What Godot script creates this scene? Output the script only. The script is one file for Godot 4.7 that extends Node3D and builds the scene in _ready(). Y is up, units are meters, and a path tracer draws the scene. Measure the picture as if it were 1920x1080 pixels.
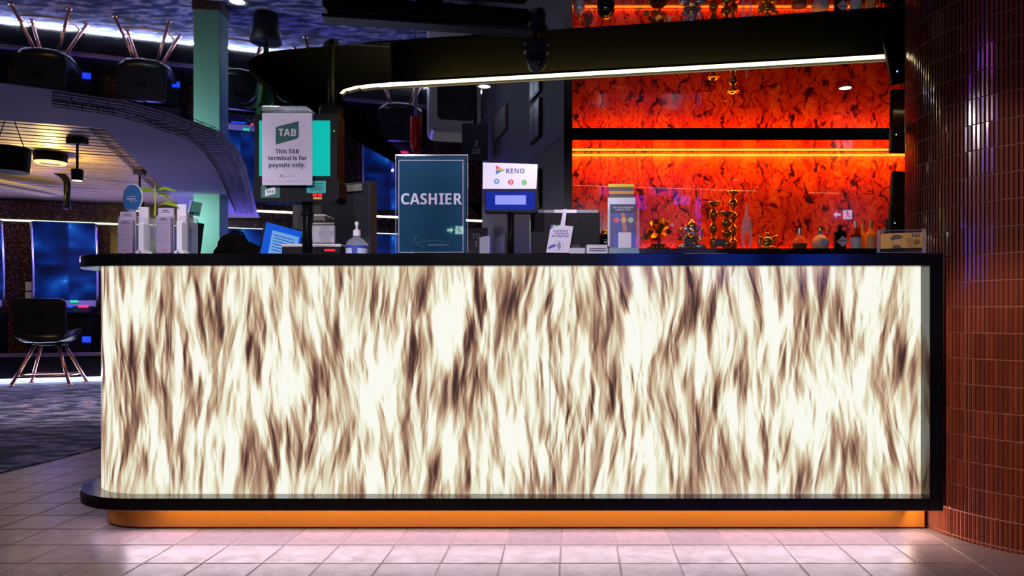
extends Node3D

# Places are worked out once from the photograph's perspective: eye height 0.88 m, lens 1407 px (of 1920 x 1080), principal point (1078, 588).
# z is the distance in front of the camera in metres; the scene's -Z.
const F := 1407.0
const EYE := 0.88
const CEIL := 2.31      # mirror ceiling
const BULK := 2.19     # lowered mirror bulkhead above the bar
var M := {}
var used := {}
var rng := RandomNumberGenerator.new()

func at(px: float, py: float, z: float) -> Vector3:
	return Vector3((px - 1078.0) * z / F, EYE + (588.0 - py) * z / F, -z)

# ---------------------------------------------------------------- shapes
class Sh:
	var st := SurfaceTool.new()
	func _init() -> void:
		st.begin(Mesh.PRIMITIVE_TRIANGLES)
		st.set_smooth_group(-1)
	func smooth(on := true) -> Sh:
		st.set_smooth_group(1 if on else -1)
		return self
	func tri(a: Vector3, b: Vector3, c: Vector3, from: Vector3, ua := Vector2.ZERO, ub := Vector2.ZERO, uc := Vector2.ZERO) -> void:
		var n := (a - c).cross(a - b)
		if n.length_squared() < 1e-18:
			return
		if n.dot((a + b + c) / 3.0 - from) < 0.0:
			var t := b
			b = c
			c = t
			var u := ub
			ub = uc
			uc = u
		st.set_uv(ua)
		st.add_vertex(a)
		st.set_uv(ub)
		st.add_vertex(b)
		st.set_uv(uc)
		st.add_vertex(c)
	func quad(a: Vector3, b: Vector3, c: Vector3, d: Vector3, from: Vector3, ua := Vector2.ZERO, ub := Vector2.ZERO, uc := Vector2.ZERO, ud := Vector2.ZERO) -> void:
		tri(a, b, c, from, ua, ub, uc)
		tri(a, c, d, from, ua, uc, ud)
	# box with chamfered edges
	func box(c: Vector3, s: Vector3, r := 0.003, b := Basis()) -> Sh:
		var h := s / 2.0
		r = minf(r, minf(h.x, minf(h.y, h.z)) * 0.9)
		var p := {}
		for i in 8:
			var g := Vector3(1 if i & 1 else -1, 1 if i & 2 else -1, 1 if i & 4 else -1)
			for k in 3:
				var v := g * (h - Vector3(r, r, r))
				v[k] = g[k] * h[k]
				p[i * 3 + k] = c + b * v
		for k in 3:
			var u := 1 << ((k + 1) % 3)
			var w := 1 << ((k + 2) % 3)
			for sgn in 2:
				var base := (1 << k) * sgn
				quad(p[base * 3 + k], p[(base | u) * 3 + k], p[(base | u | w) * 3 + k], p[(base | w) * 3 + k], c)
			for e in 4:
				var k1 := (k + 1) % 3
				var k2 := (k + 2) % 3
				var i0 := (u if e & 1 else 0) | (w if e & 2 else 0)
				var i1 := i0 | (1 << k)
				quad(p[i0 * 3 + k1], p[i1 * 3 + k1], p[i1 * 3 + k2], p[i0 * 3 + k2], c)
		for i in 8:
			tri(p[i * 3], p[i * 3 + 1], p[i * 3 + 2], c)
		return self
	func span(a: Vector3, b: Vector3, r := 0.003) -> Sh:
		return box((a + b) / 2.0, (b - a).abs(), r)
	# straight bar of rectangular section between two points
	func bar(a: Vector3, b: Vector3, w: float, h: float, r := 0.002) -> Sh:
		var d := (b - a)
		var z := d.normalized()
		var up := Vector3.UP if absf(z.y) < 0.95 else Vector3.RIGHT
		var x := up.cross(z).normalized()
		var y := z.cross(x)
		return box((a + b) / 2.0, Vector3(w, h, d.length()), r, Basis(x, y, z))
	func tube(pts: Array, radius: Variant, sides := 10, caps := true) -> Sh:
		var n := pts.size()
		var rings := []
		var x := Vector3.ZERO
		for i in n:
			var t: Vector3 = (pts[mini(i + 1, n - 1)] - pts[maxi(i - 1, 0)]).normalized()
			if x == Vector3.ZERO:
				x = (Vector3.UP if absf(t.y) < 0.9 else Vector3.RIGHT).cross(t).normalized()
			x = (x - t * x.dot(t)).normalized()
			var y := t.cross(x)
			var r: float = radius[i] if radius is Array else radius
			var ring := []
			for k in sides:
				var a := TAU * k / sides
				ring.append(pts[i] + (x * cos(a) + y * sin(a)) * r)
			rings.append(ring)
		for i in n - 1:
			var mid: Vector3 = (pts[i] + pts[i + 1]) / 2.0
			for k in sides:
				var k2 := (k + 1) % sides
				quad(rings[i][k], rings[i][k2], rings[i + 1][k2], rings[i + 1][k], mid)
		if caps:
			for k in range(1, sides - 1):
				tri(rings[0][0], rings[0][k], rings[0][k + 1], pts[1])
				tri(rings[n - 1][0], rings[n - 1][k], rings[n - 1][k + 1], pts[n - 2])
		return self
	# profile: (radius, height) from below upwards, turned round the axis through o
	func lathe(prof: Array, o: Vector3, segs := 24, b := Basis()) -> Sh:
		var n := prof.size()
		for i in n - 1:
			var p: Vector2 = prof[i]
			var q: Vector2 = prof[i + 1]
			var inner := p.y > q.y + 1e-6 and i > n / 2
			for k in segs:
				var a := TAU * k / segs
				var a2 := TAU * (k + 1) / segs
				var d := Vector3(cos(a), 0, sin(a))
				var d2 := Vector3(cos(a2), 0, sin(a2))
				var v0 := o + b * (d * p.x + Vector3(0, p.y, 0))
				var v1 := o + b * (d2 * p.x + Vector3(0, p.y, 0))
				var v2 := o + b * (d2 * q.x + Vector3(0, q.y, 0))
				var v3 := o + b * (d * q.x + Vector3(0, q.y, 0))
				# outward is to the right of the profile's direction of travel
				var t := (q - p)
				var out := Vector2(t.y, -t.x)
				var mid := (v0 + v1 + v2 + v3) / 4.0
				var dm := Vector3(cos((a + a2) / 2), 0, sin((a + a2) / 2))
				var from := mid - (b * (dm * out.x + Vector3(0, out.y, 0)))
				quad(v0, v1, v2, v3, from)
		return self
	func ball(c: Vector3, r: Vector3, segs := 14, b := Basis()) -> Sh:
		var rows := maxi(6, segs / 2 + 1)
		var prof := []
		for i in rows + 1:
			var a := -PI / 2 + PI * i / rows
			prof.append(Vector2(cos(a), sin(a)))
		return lathe(prof, c, segs, b * Basis.from_scale(r))
	# horizontal slab over a plan outline of (x, z) points, z in front of the camera
	func slab(poly: PackedVector2Array, y0: float, y1: float, bevel := 0.0) -> Sh:
		var n := poly.size()
		var cap := inset(poly, bevel) if bevel > 0.0 else poly
		var tris := Geometry2D.triangulate_polygon(cap)
		for i in range(0, tris.size(), 3):
			for e in [[y1, y1 - 1.0], [y0, y0 + 1.0]]:
				var a := Vector3(cap[tris[i]].x, e[0], -cap[tris[i]].y)
				tri(a, Vector3(cap[tris[i + 1]].x, e[0], -cap[tris[i + 1]].y), Vector3(cap[tris[i + 2]].x, e[0], -cap[tris[i + 2]].y), Vector3(a.x, e[1], a.z))
		var turn := 1.0 if Geometry2D.is_polygon_clockwise(poly) else -1.0
		for i in n:
			var j := (i + 1) % n
			var t := (poly[j] - poly[i])
			var out := Vector2(t.y, -t.x) * turn * -1.0
			var m := (poly[i] + poly[j]) / 2.0
			var from := Vector3(m.x - out.x, (y0 + y1) / 2.0, -(m.y - out.y))
			var rows := [[poly, y0 + bevel, poly, y1 - bevel]]
			if bevel > 0.0:
				rows.append([poly, y1 - bevel, cap, y1])
				rows.append([poly, y0 + bevel, cap, y0])
			for w in rows:
				quad(Vector3(w[0][i].x, w[1], -w[0][i].y), Vector3(w[0][j].x, w[1], -w[0][j].y), Vector3(w[2][j].x, w[3], -w[2][j].y), Vector3(w[2][i].x, w[3], -w[2][i].y), from)
		return self
	static func inset(poly: PackedVector2Array, d: float) -> PackedVector2Array:
		var n := poly.size()
		var turn := 1.0 if Geometry2D.is_polygon_clockwise(poly) else -1.0
		var out := PackedVector2Array()
		for i in n:
			var a := (poly[i] - poly[(i + n - 1) % n]).normalized()
			var b := (poly[(i + 1) % n] - poly[i]).normalized()
			var na := Vector2(a.y, -a.x) * turn
			var nb := Vector2(b.y, -b.x) * turn
			var m := (na + nb).normalized()
			out.append(poly[i] + m * d / maxf(0.3, m.dot(na)))
		return out
	# upright plate: outline in its own (x, y), of thickness t, placed by tr (its face looks along +z)
	func plate(poly: PackedVector2Array, t: float, tr := Transform3D()) -> Sh:
		var n := poly.size()
		var tris := Geometry2D.triangulate_polygon(poly)
		for i in range(0, tris.size(), 3):
			for z in [0.0, -t]:
				var v := []
				for k in 3:
					v.append(tr * Vector3(poly[tris[i + k]].x, poly[tris[i + k]].y, z))
				tri(v[0], v[1], v[2], (v[0] + v[1] + v[2]) / 3.0 + tr.basis.z * (-1.0 if z == 0.0 else 1.0), poly[tris[i]], poly[tris[i + 1]], poly[tris[i + 2]])
		var turn := 1.0 if Geometry2D.is_polygon_clockwise(poly) else -1.0
		for i in n:
			var j := (i + 1) % n
			var e := poly[j] - poly[i]
			var out := Vector2(e.y, -e.x) * -turn
			var m := (poly[i] + poly[j]) / 2.0 - out
			quad(tr * Vector3(poly[i].x, poly[i].y, 0), tr * Vector3(poly[j].x, poly[j].y, 0), tr * Vector3(poly[j].x, poly[j].y, -t), tr * Vector3(poly[i].x, poly[i].y, -t), tr * Vector3(m.x, m.y, -t / 2))
		return self
	func mesh() -> ArrayMesh:
		st.generate_normals()
		return st.commit()

func shape() -> Sh:
	return Sh.new()

func oval(cx: float, cy: float, rx: float, ry: float, n := 24) -> PackedVector2Array:
	var p := PackedVector2Array()
	for i in n:
		p.append(Vector2(cx + rx * cos(TAU * i / n), cy + ry * sin(TAU * i / n)))
	return p

func rrect(w: float, h: float, r: float, n := 5) -> PackedVector2Array:
	var p := PackedVector2Array()
	for c in 4:
		var o := Vector2((w / 2 - r) * (1 if c in [0, 3] else -1), (h / 2 - r) * (1 if c < 2 else -1))
		for i in n:
			var a := PI / 2 * (c + float(i) / (n - 1))
			p.append(o + Vector2(cos(a), sin(a)) * r)
	return p

# ---------------------------------------------------------------- nodes
func numbered(called: String) -> String:
	if not used.has(called):
		used[called] = 0
		return called
	used[called] += 1
	return "%s_%03d" % [called, used[called]]

func origin_of(n: Node) -> Vector3:
	var v := Vector3.ZERO
	while n != self and n is Node3D:
		v += (n as Node3D).position
		n = n.get_parent()
	return v

# one mesh; given in world places, unless its parent is built in its own axes (local)
func obj(called: String, what: Variant, m: Material, parent: Node = self, local := false) -> MeshInstance3D:
	var o := MeshInstance3D.new()
	o.name = numbered(called) if parent == self else called
	o.mesh = what.mesh() if what is Sh else what
	o.material_override = m
	parent.add_child(o, true)
	if parent != self and not local:
		o.position = -origin_of(parent)
	return o

func tag(o: Node, label: String, category: String, group := "") -> Node:
	o.set_meta("label", label)
	o.set_meta("category", category)
	if group:
		o.set_meta("group", group)
	return o

func thing(called: String, label: String, category: String, where: Vector3, group := "") -> Node3D:
	var o := Node3D.new()
	o.name = numbered(called)
	add_child(o)
	o.position = where
	tag(o, label, category, group)
	return o

func struct(called: String, what: Variant, m: Material, label: String, category := "") -> MeshInstance3D:
	var o := obj(called, what, m)
	o.set_meta("kind", "structure")
	o.set_meta("label", label)
	o.set_meta("category", category if category else called.split("_")[0])
	return o

func copy_of(o: Node3D, where: Vector3, turn: float, label := "") -> Node3D:
	var c: Node3D = o.duplicate()
	c.name = numbered(str(o.name).split("_0")[0])
	add_child(c)
	c.position = where
	c.rotation.y = turn
	if label:
		c.set_meta("label", label)
	return c

# lettering with its capitals h high and centred on c
func text(s: String, c: Vector3, h: float, m: Material, parent: Node, bold := true, wide := 0.0, local := false, face := "Droid Sans", slant := 0.0, b := Basis()) -> MeshInstance3D:
	var f := SystemFont.new()
	f.font_names = PackedStringArray([face])
	f.font_weight = 700 if bold else 400
	var t := TextMesh.new()
	t.font = f
	t.text = s
	t.font_size = 48
	t.pixel_size = h / (48.0 * 0.72)
	t.depth = 0.0008
	t.curve_step = 2.0
	var o := MeshInstance3D.new()
	o.name = "lettering"
	o.mesh = t
	o.material_override = m
	parent.add_child(o, true)
	var sx := 1.0
	var ab := t.get_aabb()
	if wide > 0.0 and ab.size.x > 0.0:
		sx = wide / ab.size.x
	o.transform = Transform3D(b * Basis(Vector3(sx, 0, 0), Vector3(slant, 1, 0), Vector3(0, 0, 1)), c - (Vector3.ZERO if local else origin_of(parent)))
	return o

# ---------------------------------------------------------------- materials
func mat(c: Color, rough := 0.6, metal := 0.0, spec := 0.5) -> StandardMaterial3D:
	var m := StandardMaterial3D.new()
	m.albedo_color = c
	m.roughness = rough
	m.metallic = metal
	m.metallic_specular = spec
	return m

func rgb(r: float, g: float, b: float) -> Color:
	return Color(r / 255.0, g / 255.0, b / 255.0)

func glow(c: Color, energy: float) -> StandardMaterial3D:
	var m := mat(Color(0.03, 0.03, 0.03), 0.5, 0.0, 0.15)
	m.emission_enabled = true
	m.emission = c
	m.emission_energy_multiplier = energy
	return m

func clear(c: Color, alpha := 0.06, rough := 0.03) -> StandardMaterial3D:
	var m := mat(c, rough)
	m.albedo_color.a = alpha
	m.transparency = BaseMaterial3D.TRANSPARENCY_ALPHA
	return m

func glass(c: Color, alpha := 0.02) -> StandardMaterial3D:
	var m := clear(c, alpha, 0.02)
	m.refraction_enabled = true
	m.refraction_scale = 0.05
	return m

func noise_tex(freq: float, oct: int, size: Vector2i, ramp: Array, sd := 1, warp := 0.0, seamless := true, normal := 0.0) -> NoiseTexture2D:
	var n := FastNoiseLite.new()
	n.seed = sd
	n.noise_type = FastNoiseLite.TYPE_SIMPLEX_SMOOTH
	n.frequency = freq
	n.fractal_octaves = oct
	if warp > 0.0:
		n.domain_warp_enabled = true
		n.domain_warp_amplitude = warp
		n.domain_warp_frequency = freq * 0.7
	var t := NoiseTexture2D.new()
	t.width = size.x
	t.height = size.y
	t.seamless = seamless
	t.noise = n
	if normal > 0.0:
		t.as_normal_map = true
		t.bump_strength = normal
	if ramp.size():
		var g := Gradient.new()
		var off := PackedFloat32Array()
		var col := PackedColorArray()
		for r in ramp:
			off.append(r[0])
			col.append(r[1])
		g.offsets = off
		g.colors = col
		t.color_ramp = g
	return t

func noise(freq: float, oct: int, sd: int, kind := FastNoiseLite.TYPE_SIMPLEX_SMOOTH, fractal := FastNoiseLite.FRACTAL_FBM) -> FastNoiseLite:
	var n := FastNoiseLite.new()
	n.seed = sd
	n.noise_type = kind
	n.frequency = freq
	n.fractal_type = fractal
	n.fractal_octaves = oct
	return n

func ramp_at(r: Array, t: float) -> Color:
	for i in r.size() - 1:
		if t <= r[i + 1][0]:
			return r[i][1].lerp(r[i + 1][1], clampf((t - r[i][0]) / (r[i + 1][0] - r[i][0]), 0.0, 1.0))
	return r[r.size() - 1][1]

# smoky resin sheet: brown wisps drawn out upright in cream, as seen with the lamps behind it
func resin_picture(w: int, h: int) -> ImageTexture:
	var r := RandomNumberGenerator.new()
	r.seed = 23
	var lean := noise(0.0045, 2, 11)
	var thick := noise(0.009, 3, 13)
	var fine := noise(0.11, 2, 14)
	var d := PackedFloat32Array()
	d.resize(w * h)
	for y in h:
		for x in w:
			d[y * w + x] = 0.385 + 0.22 * thick.get_noise_2d(x, y * 0.4) + 0.09 * fine.get_noise_2d(x * 0.8, y * 0.08)
	# strokes: [how many, half width from, to, half length from, to, depth from, to]
	for k in [[300, 14.0, 30.0, 50.0, 140.0, 0.05, 0.16], [420, 8.0, 20.0, 45.0, 130.0, -0.26, -0.1], [1300, 3.5, 11.0, 35.0, 120.0, 0.06, 0.2], [900, 3.0, 9.0, 35.0, 110.0, -0.2, -0.08], [330, 2.5, 6.5, 22.0, 80.0, 0.14, 0.36], [650, 1.2, 2.4, 30.0, 100.0, 0.05, 0.16], [600, 1.2, 2.6, 30.0, 100.0, -0.18, -0.07]]:
		for i in k[0]:
			var cx := r.randf() * w
			var cy := r.randf() * h
			var hw := r.randf_range(k[1], k[2])
			var hl := r.randf_range(k[3], k[4])
			var dep := r.randf_range(k[5], k[6])
			var t := thick.get_noise_2d(cx, cy * 0.5)
			if k[5] == 0.14 and t < r.randf_range(-0.1, 0.2):
				continue
			var slope := 0.34 * lean.get_noise_2d(cx, cy * 0.8) + r.randf_range(-0.15, 0.15)
			var bend := r.randf_range(-0.16, 0.16)
			var hard := r.randf_range(0.15, 1.0)
			var flip := 1.0 if r.randf() < 0.5 else -1.0
			for y in range(maxi(0, int(cy - hl)), mini(h, int(cy + hl))):
				var u := (y - cy) / hl
				var taper := 1.0 - u * u
				var mid := cx + slope * (y - cy) + bend * hl * u * u + 1.6 * lean.get_noise_2d(cx * 9.0, y * 4.0)
				var ww := hw * (0.25 + 0.75 * taper)
				for x in range(maxi(0, int(mid - ww)), mini(w, int(mid + ww) + 1)):
					var v := (x - mid) / ww * flip
					if absf(v) < 1.0:
						# one edge of a wisp is drawn sharper than the other
						var e := minf(1.0, (1.0 + v) / (0.08 + 0.5 * (1.0 - hard))) * (1.0 - maxf(0.0, v)) if v > -1.0 else 0.0
						d[y * w + x] += dep * taper * e
	var ramp := [[0.0, rgb(255, 255, 246)], [0.22, rgb(255, 254, 238)], [0.36, rgb(234, 230, 200)], [0.52, rgb(206, 178, 148)], [0.70, rgb(160, 122, 100)], [0.88, rgb(112, 80, 70)], [1.1, rgb(66, 44, 44)]]
	var lut := []
	for i in 256:
		lut.append(ramp_at(ramp, i / 255.0 * 1.1))
	var im := Image.create(w, h, false, Image.FORMAT_RGB8)
	for y in h:
		for x in w:
			im.set_pixel(x, y, lut[clampi(int(d[y * w + x] / 1.1 * 255.0), 0, 255)])
	return ImageTexture.create_from_image(im)

# crinkled orange foil behind glass
func foil_picture(w: int, h: int) -> ImageTexture:
	var im := Image.create(w, h, false, Image.FORMAT_RGB8)
	var lean := noise(0.012, 3, 31)
	var vein := noise(0.014, 4, 32, FastNoiseLite.TYPE_SIMPLEX_SMOOTH, FastNoiseLite.FRACTAL_RIDGED)
	var patch := noise(0.010, 3, 33)
	var fine := noise(0.09, 3, 34)
	var r := [[0.0, rgb(60, 4, 0)], [0.25, rgb(130, 14, 2)], [0.5, rgb(216, 40, 4)], [0.75, rgb(246, 76, 8)], [1.0, rgb(255, 118, 26)]]
	var lut := []
	for i in 256:
		lut.append(ramp_at(r, i / 255.0))
	for y in h:
		for x in w:
			var wx := x + 26.0 * lean.get_noise_2d(x, y * 0.8)
			var wy := y + 40.0 * lean.get_noise_2d(x + 500.0, y)
			var l := vein.get_noise_2d(wx, wy * 0.36)
			var l2 := vein.get_noise_2d(wx * 2.3 + 700.0, wy * 0.7)
			var p := patch.get_noise_2d(x + 77.0, y * 0.7)
			var v := 0.70 + 0.30 * patch.get_noise_2d(wx, wy * 0.4) + 0.24 * fine.get_noise_2d(wx * 0.7, wy * 0.3) - 2.0 * maxf(0.0, l - 0.46 + 0.2 * p) * (0.75 + p) - 1.5 * maxf(0.0, l2 - 0.5)
			im.set_pixel(x, y, lut[clampi(int(v * 255.0), 0, 255)])
	return ImageTexture.create_from_image(im)

# small glass mosaic, too fine at its distance to tell the pieces apart
func mosaic_picture(w: int, h: int) -> ImageTexture:
	var im := Image.create(w, h, false, Image.FORMAT_RGB8)
	var tones := [rgb(62, 36, 28), rgb(84, 50, 36), rgb(104, 64, 46), rgb(48, 28, 24), rgb(132, 88, 62), rgb(72, 44, 34), rgb(92, 52, 40), rgb(176, 128, 96)]
	var grout := rgb(30, 19, 16)
	for j in h / 4:
		for i in w / 4:
			var k := rng.randi() % 16
			var c: Color = tones[mini(k / 2, 6)] if k < 15 else tones[7]
			im.fill_rect(Rect2i(i * 4, j * 4, 4, 4), grout)
			im.fill_rect(Rect2i(i * 4, j * 4, 3, 3), c)
	return ImageTexture.create_from_image(im)

func area(called: String, where: Vector3, towards: Vector3, along: Vector3, size: Vector2, c: Color, energy: float, parent: Node = self) -> AreaLight3D:
	var l := AreaLight3D.new()
	l.name = numbered(called)
	l.area_size = size
	l.area_normalize_energy = true
	l.light_color = c
	l.light_energy = energy
	l.area_range = 14.0
	l.shadow_enabled = true
	parent.add_child(l, true)
	var z := -towards.normalized()
	var x := (along - z * along.dot(z)).normalized()
	l.transform = Transform3D(Basis(x, z.cross(x), z), where - origin_of(parent))
	return l

func omni(called: String, where: Vector3, c: Color, energy: float, size := 0.05, parent: Node = self) -> void:
	var l := OmniLight3D.new()
	l.name = numbered(called)
	l.light_color = c
	l.light_energy = energy
	l.light_size = size
	l.omni_range = 14.0
	l.omni_attenuation = 2.0
	l.shadow_enabled = true
	parent.add_child(l, true)
	l.position = where - origin_of(parent)

func spot(called: String, where: Vector3, towards: Vector3, c: Color, energy: float, angle: float, parent: Node = self) -> void:
	var l := SpotLight3D.new()
	l.name = numbered(called)
	l.light_color = c
	l.light_energy = energy
	l.spot_angle = angle
	l.spot_angle_attenuation = 0.6
	l.light_size = 0.04
	l.spot_range = 14.0
	l.spot_attenuation = 2.0
	l.shadow_enabled = true
	parent.add_child(l, true)
	var z := -towards.normalized()
	var x := (Vector3.UP if absf(z.y) < 0.95 else Vector3.RIGHT).cross(z).normalized()
	l.transform = Transform3D(Basis(x, z.cross(x), z), where - origin_of(parent))

const AMBER := Color(1.0, 0.62, 0.16)
const WARM := Color(1.0, 0.88, 0.62)
const COOL := Color(0.86, 0.92, 1.0)
const ROSE := Color(1.0, 0.9, 0.97)

func _ready() -> void:
	rng.seed = 7
	# ---- camera: level, looking straight at the counter, with a shifted lens
	var cam := Camera3D.new()
	cam.name = "camera"
	cam.projection = Camera3D.PROJECTION_FRUSTUM
	cam.near = 0.05
	cam.far = 100.0
	cam.size = 2.0 * 0.05 * 540.0 / F
	cam.frustum_offset = Vector2((960.0 - 1078.0) / F, (588.0 - 540.0) / F) * 0.05
	add_child(cam)
	cam.position = Vector3(0, EYE, 0)
	cam.current = true
	# ---- no sky: the room is closed
	var we := WorldEnvironment.new()
	we.name = "environment"
	var e := Environment.new()
	e.background_mode = Environment.BG_COLOR
	e.background_color = Color.BLACK
	e.tonemap_mode = Environment.TONE_MAPPER_LINEAR
	e.tonemap_exposure = 1.0
	e.sdfgi_enabled = true
	e.ssao_enabled = true
	e.ssil_enabled = true
	we.environment = e
	add_child(we)
	# ---- the room's large lights: linear lamps in the tall hall on the camera's side, and the spots over the gaming floor
	area("hall_lamp_light", Vector3(-1.6, 4.3, 1.2), Vector3(0, -1, 0), Vector3.RIGHT, Vector2(2.4, 0.1), ROSE, 0.16)
	area("hall_lamp_light", Vector3(2.4, 4.3, 1.2), Vector3(0, -1, 0), Vector3.RIGHT, Vector2(2.4, 0.1), WARM, 0.16)
	materials()
	shell()
	bar_wall()
	counter()
	column()
	gaming_floor()
	overhead()
	counter_things()
	shelf_things()
	hall_behind()

func materials() -> void:
	M.black = mat(rgb(14, 14, 16), 0.3, 0.0, 0.35)
	M.black_matt = mat(rgb(14, 14, 15), 0.7)
	M.black_plastic = mat(rgb(20, 21, 24), 0.5, 0.0, 0.22)
	M.dark_grey = mat(rgb(46, 48, 52), 0.5, 0.0, 0.3)
	M.grey = mat(rgb(128, 130, 136), 0.45)
	M.light_grey = mat(rgb(186, 186, 192), 0.4)
	M.white = mat(rgb(232, 230, 234), 0.5)
	M.paper = mat(rgb(226, 220, 232), 0.7)
	M.paper_mauve = mat(rgb(170, 156, 182), 0.7)
	M.counter_black = mat(rgb(12, 12, 14), 0.16)
	M.counter_black.clearcoat_enabled = true
	M.counter_black.clearcoat = 0.5
	M.counter_black.clearcoat_roughness = 0.08
	M.copper = mat(rgb(206, 130, 40), 0.42, 0.2)
	M.copper.roughness_texture = noise_tex(0.02, 4, Vector2i(512, 512), [], 61)
	M.rose_metal = mat(rgb(226, 160, 140), 0.28, 0.85)
	M.steel = mat(rgb(190, 190, 196), 0.25, 0.9)
	M.mirror = mat(rgb(196, 198, 210), 0.015, 1.0)
	M.mirror_smoke = mat(rgb(150, 152, 160), 0.02, 1.0)
	M.plaster = mat(rgb(150, 136, 178), 0.85)  # soffit plaster: the purple light on it is put into the colour
	M.plaster_dark = mat(rgb(70, 64, 78), 0.85)
	M.black_wall = mat(rgb(52, 52, 50), 0.6)
	M.teal_paint = mat(rgb(112, 176, 160), 0.7)
	M.recess = mat(rgb(40, 38, 32), 0.8)
	M.acrylic = clear(Color(0.95, 0.96, 1.0), 0.012)
	M.acrylic_edge = clear(Color(0.9, 0.92, 0.98), 0.22, 0.1)
	M.leather = mat(rgb(20, 22, 26), 0.34)
	M.leather.heightmap_enabled = true
	M.leather.heightmap_texture = noise_tex(0.06, 3, Vector2i(256, 256), [], 62)
	M.leather.heightmap_scale = 0.05
	M.leather.uv1_triplanar = true
	M.leather.uv1_scale = Vector3(6, 6, 6)
	# floor tiles: grey-brown unglazed body with a satin face, three tones
	for k in 3:
		var t := mat([rgb(134, 117, 122), rgb(128, 113, 118), rgb(139, 121, 125)][k], 0.46, 0.0, 0.24)
		t.albedo_texture = noise_tex(0.05, 4, Vector2i(256, 256), [[0.0, Color(0.86, 0.86, 0.86)], [0.5, Color(0.95, 0.95, 0.95)], [1.0, Color(1, 1, 1)]], 70 + k)
		t.roughness_texture = noise_tex(0.03, 3, Vector2i(256, 256), [[0.0, Color(0.7, 0.7, 0.7)], [1.0, Color(1, 1, 1)]], 75)
		t.uv1_triplanar = true
		t.uv1_world_triplanar = true
		t.uv1_scale = Vector3(1.7, 1.7, 1.7)
		M["tile%d" % k] = t
	M.grout = mat(rgb(132, 114, 118), 0.6)
	M.carpet = mat(Color.WHITE, 0.95)
	M.carpet.albedo_texture = noise_tex(0.012, 5, Vector2i(1024, 1024), [[0.0, rgb(28, 32, 54)], [0.36, rgb(56, 66, 112)], [0.5, rgb(102, 114, 178)], [0.6, rgb(150, 154, 212)], [0.68, rgb(206, 190, 210)], [0.78, rgb(100, 112, 178)], [1.0, rgb(48, 56, 98)]], 81, 20.0)
	M.carpet.uv1_triplanar = true
	M.carpet.uv1_world_triplanar = true
	M.carpet.uv1_scale = Vector3(0.22, 0.5, 0.55)
	M.carpet.heightmap_enabled = true
	M.carpet.heightmap_texture = noise_tex(0.2, 2, Vector2i(256, 256), [], 82)
	M.carpet.heightmap_scale = 0.3
	M.mosaic = mat(Color.WHITE, 0.25)
	M.mosaic.albedo_texture = mosaic_picture(512, 256)
	M.mosaic.uv1_scale = Vector3(1, 1, 1)
	M.wood = mat(Color.WHITE, 0.5)
	M.wood.albedo_texture = noise_tex(0.02, 4, Vector2i(512, 512), [[0.0, rgb(150, 120, 96)], [0.5, rgb(188, 160, 132)], [1.0, rgb(214, 190, 164)]], 83)
	M.wood.uv1_triplanar = true
	M.wood.uv1_world_triplanar = true
	M.wood.uv1_scale = Vector3(0.15, 1, 3.0)
	# brown glazed finger tiles
	for k in 3:
		var g := mat([rgb(122, 62, 44), rgb(110, 56, 42), rgb(132, 68, 48)][k], 0.16)
		g.clearcoat_enabled = true
		g.clearcoat = 0.8
		g.clearcoat_roughness = 0.05
		M["glaze%d" % k] = g
	M.column_grout = mat(rgb(150, 104, 90), 0.7)
	M.column_bed = mat(rgb(58, 34, 28), 0.8)
	M.foil = mat(Color.WHITE, 0.3)
	M.foil.albedo_texture = foil_picture(1400, 512)
	M.foil.clearcoat_enabled = true
	M.foil.clearcoat = 1.0
	M.foil.clearcoat_roughness = 0.01
	M.led_amber = glow(AMBER, 3.0)
	M.led_warm = glow(Color(1.0, 0.93, 0.72), 3.2)
	M.led_cool = glow(Color(0.9, 0.97, 1.0), 2.2)
	M.led_green = glow(Color(0.86, 1.0, 0.86), 1.6)
	M.led_rose = glow(Color(1.0, 0.9, 0.86), 3.0)
	M.lamp_white = glow(Color(1.0, 0.98, 0.95), 2.5)
	M.resin = mat(Color(0.04, 0.035, 0.03), 0.12)
	M.resin.emission_enabled = true
	M.resin.emission_texture = resin_picture(2048, 512)
	M.resin.emission_operator = BaseMaterial3D.EMISSION_OP_MULTIPLY
	M.resin.emission = Color.WHITE
	M.resin.emission_energy_multiplier = 0.96

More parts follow.
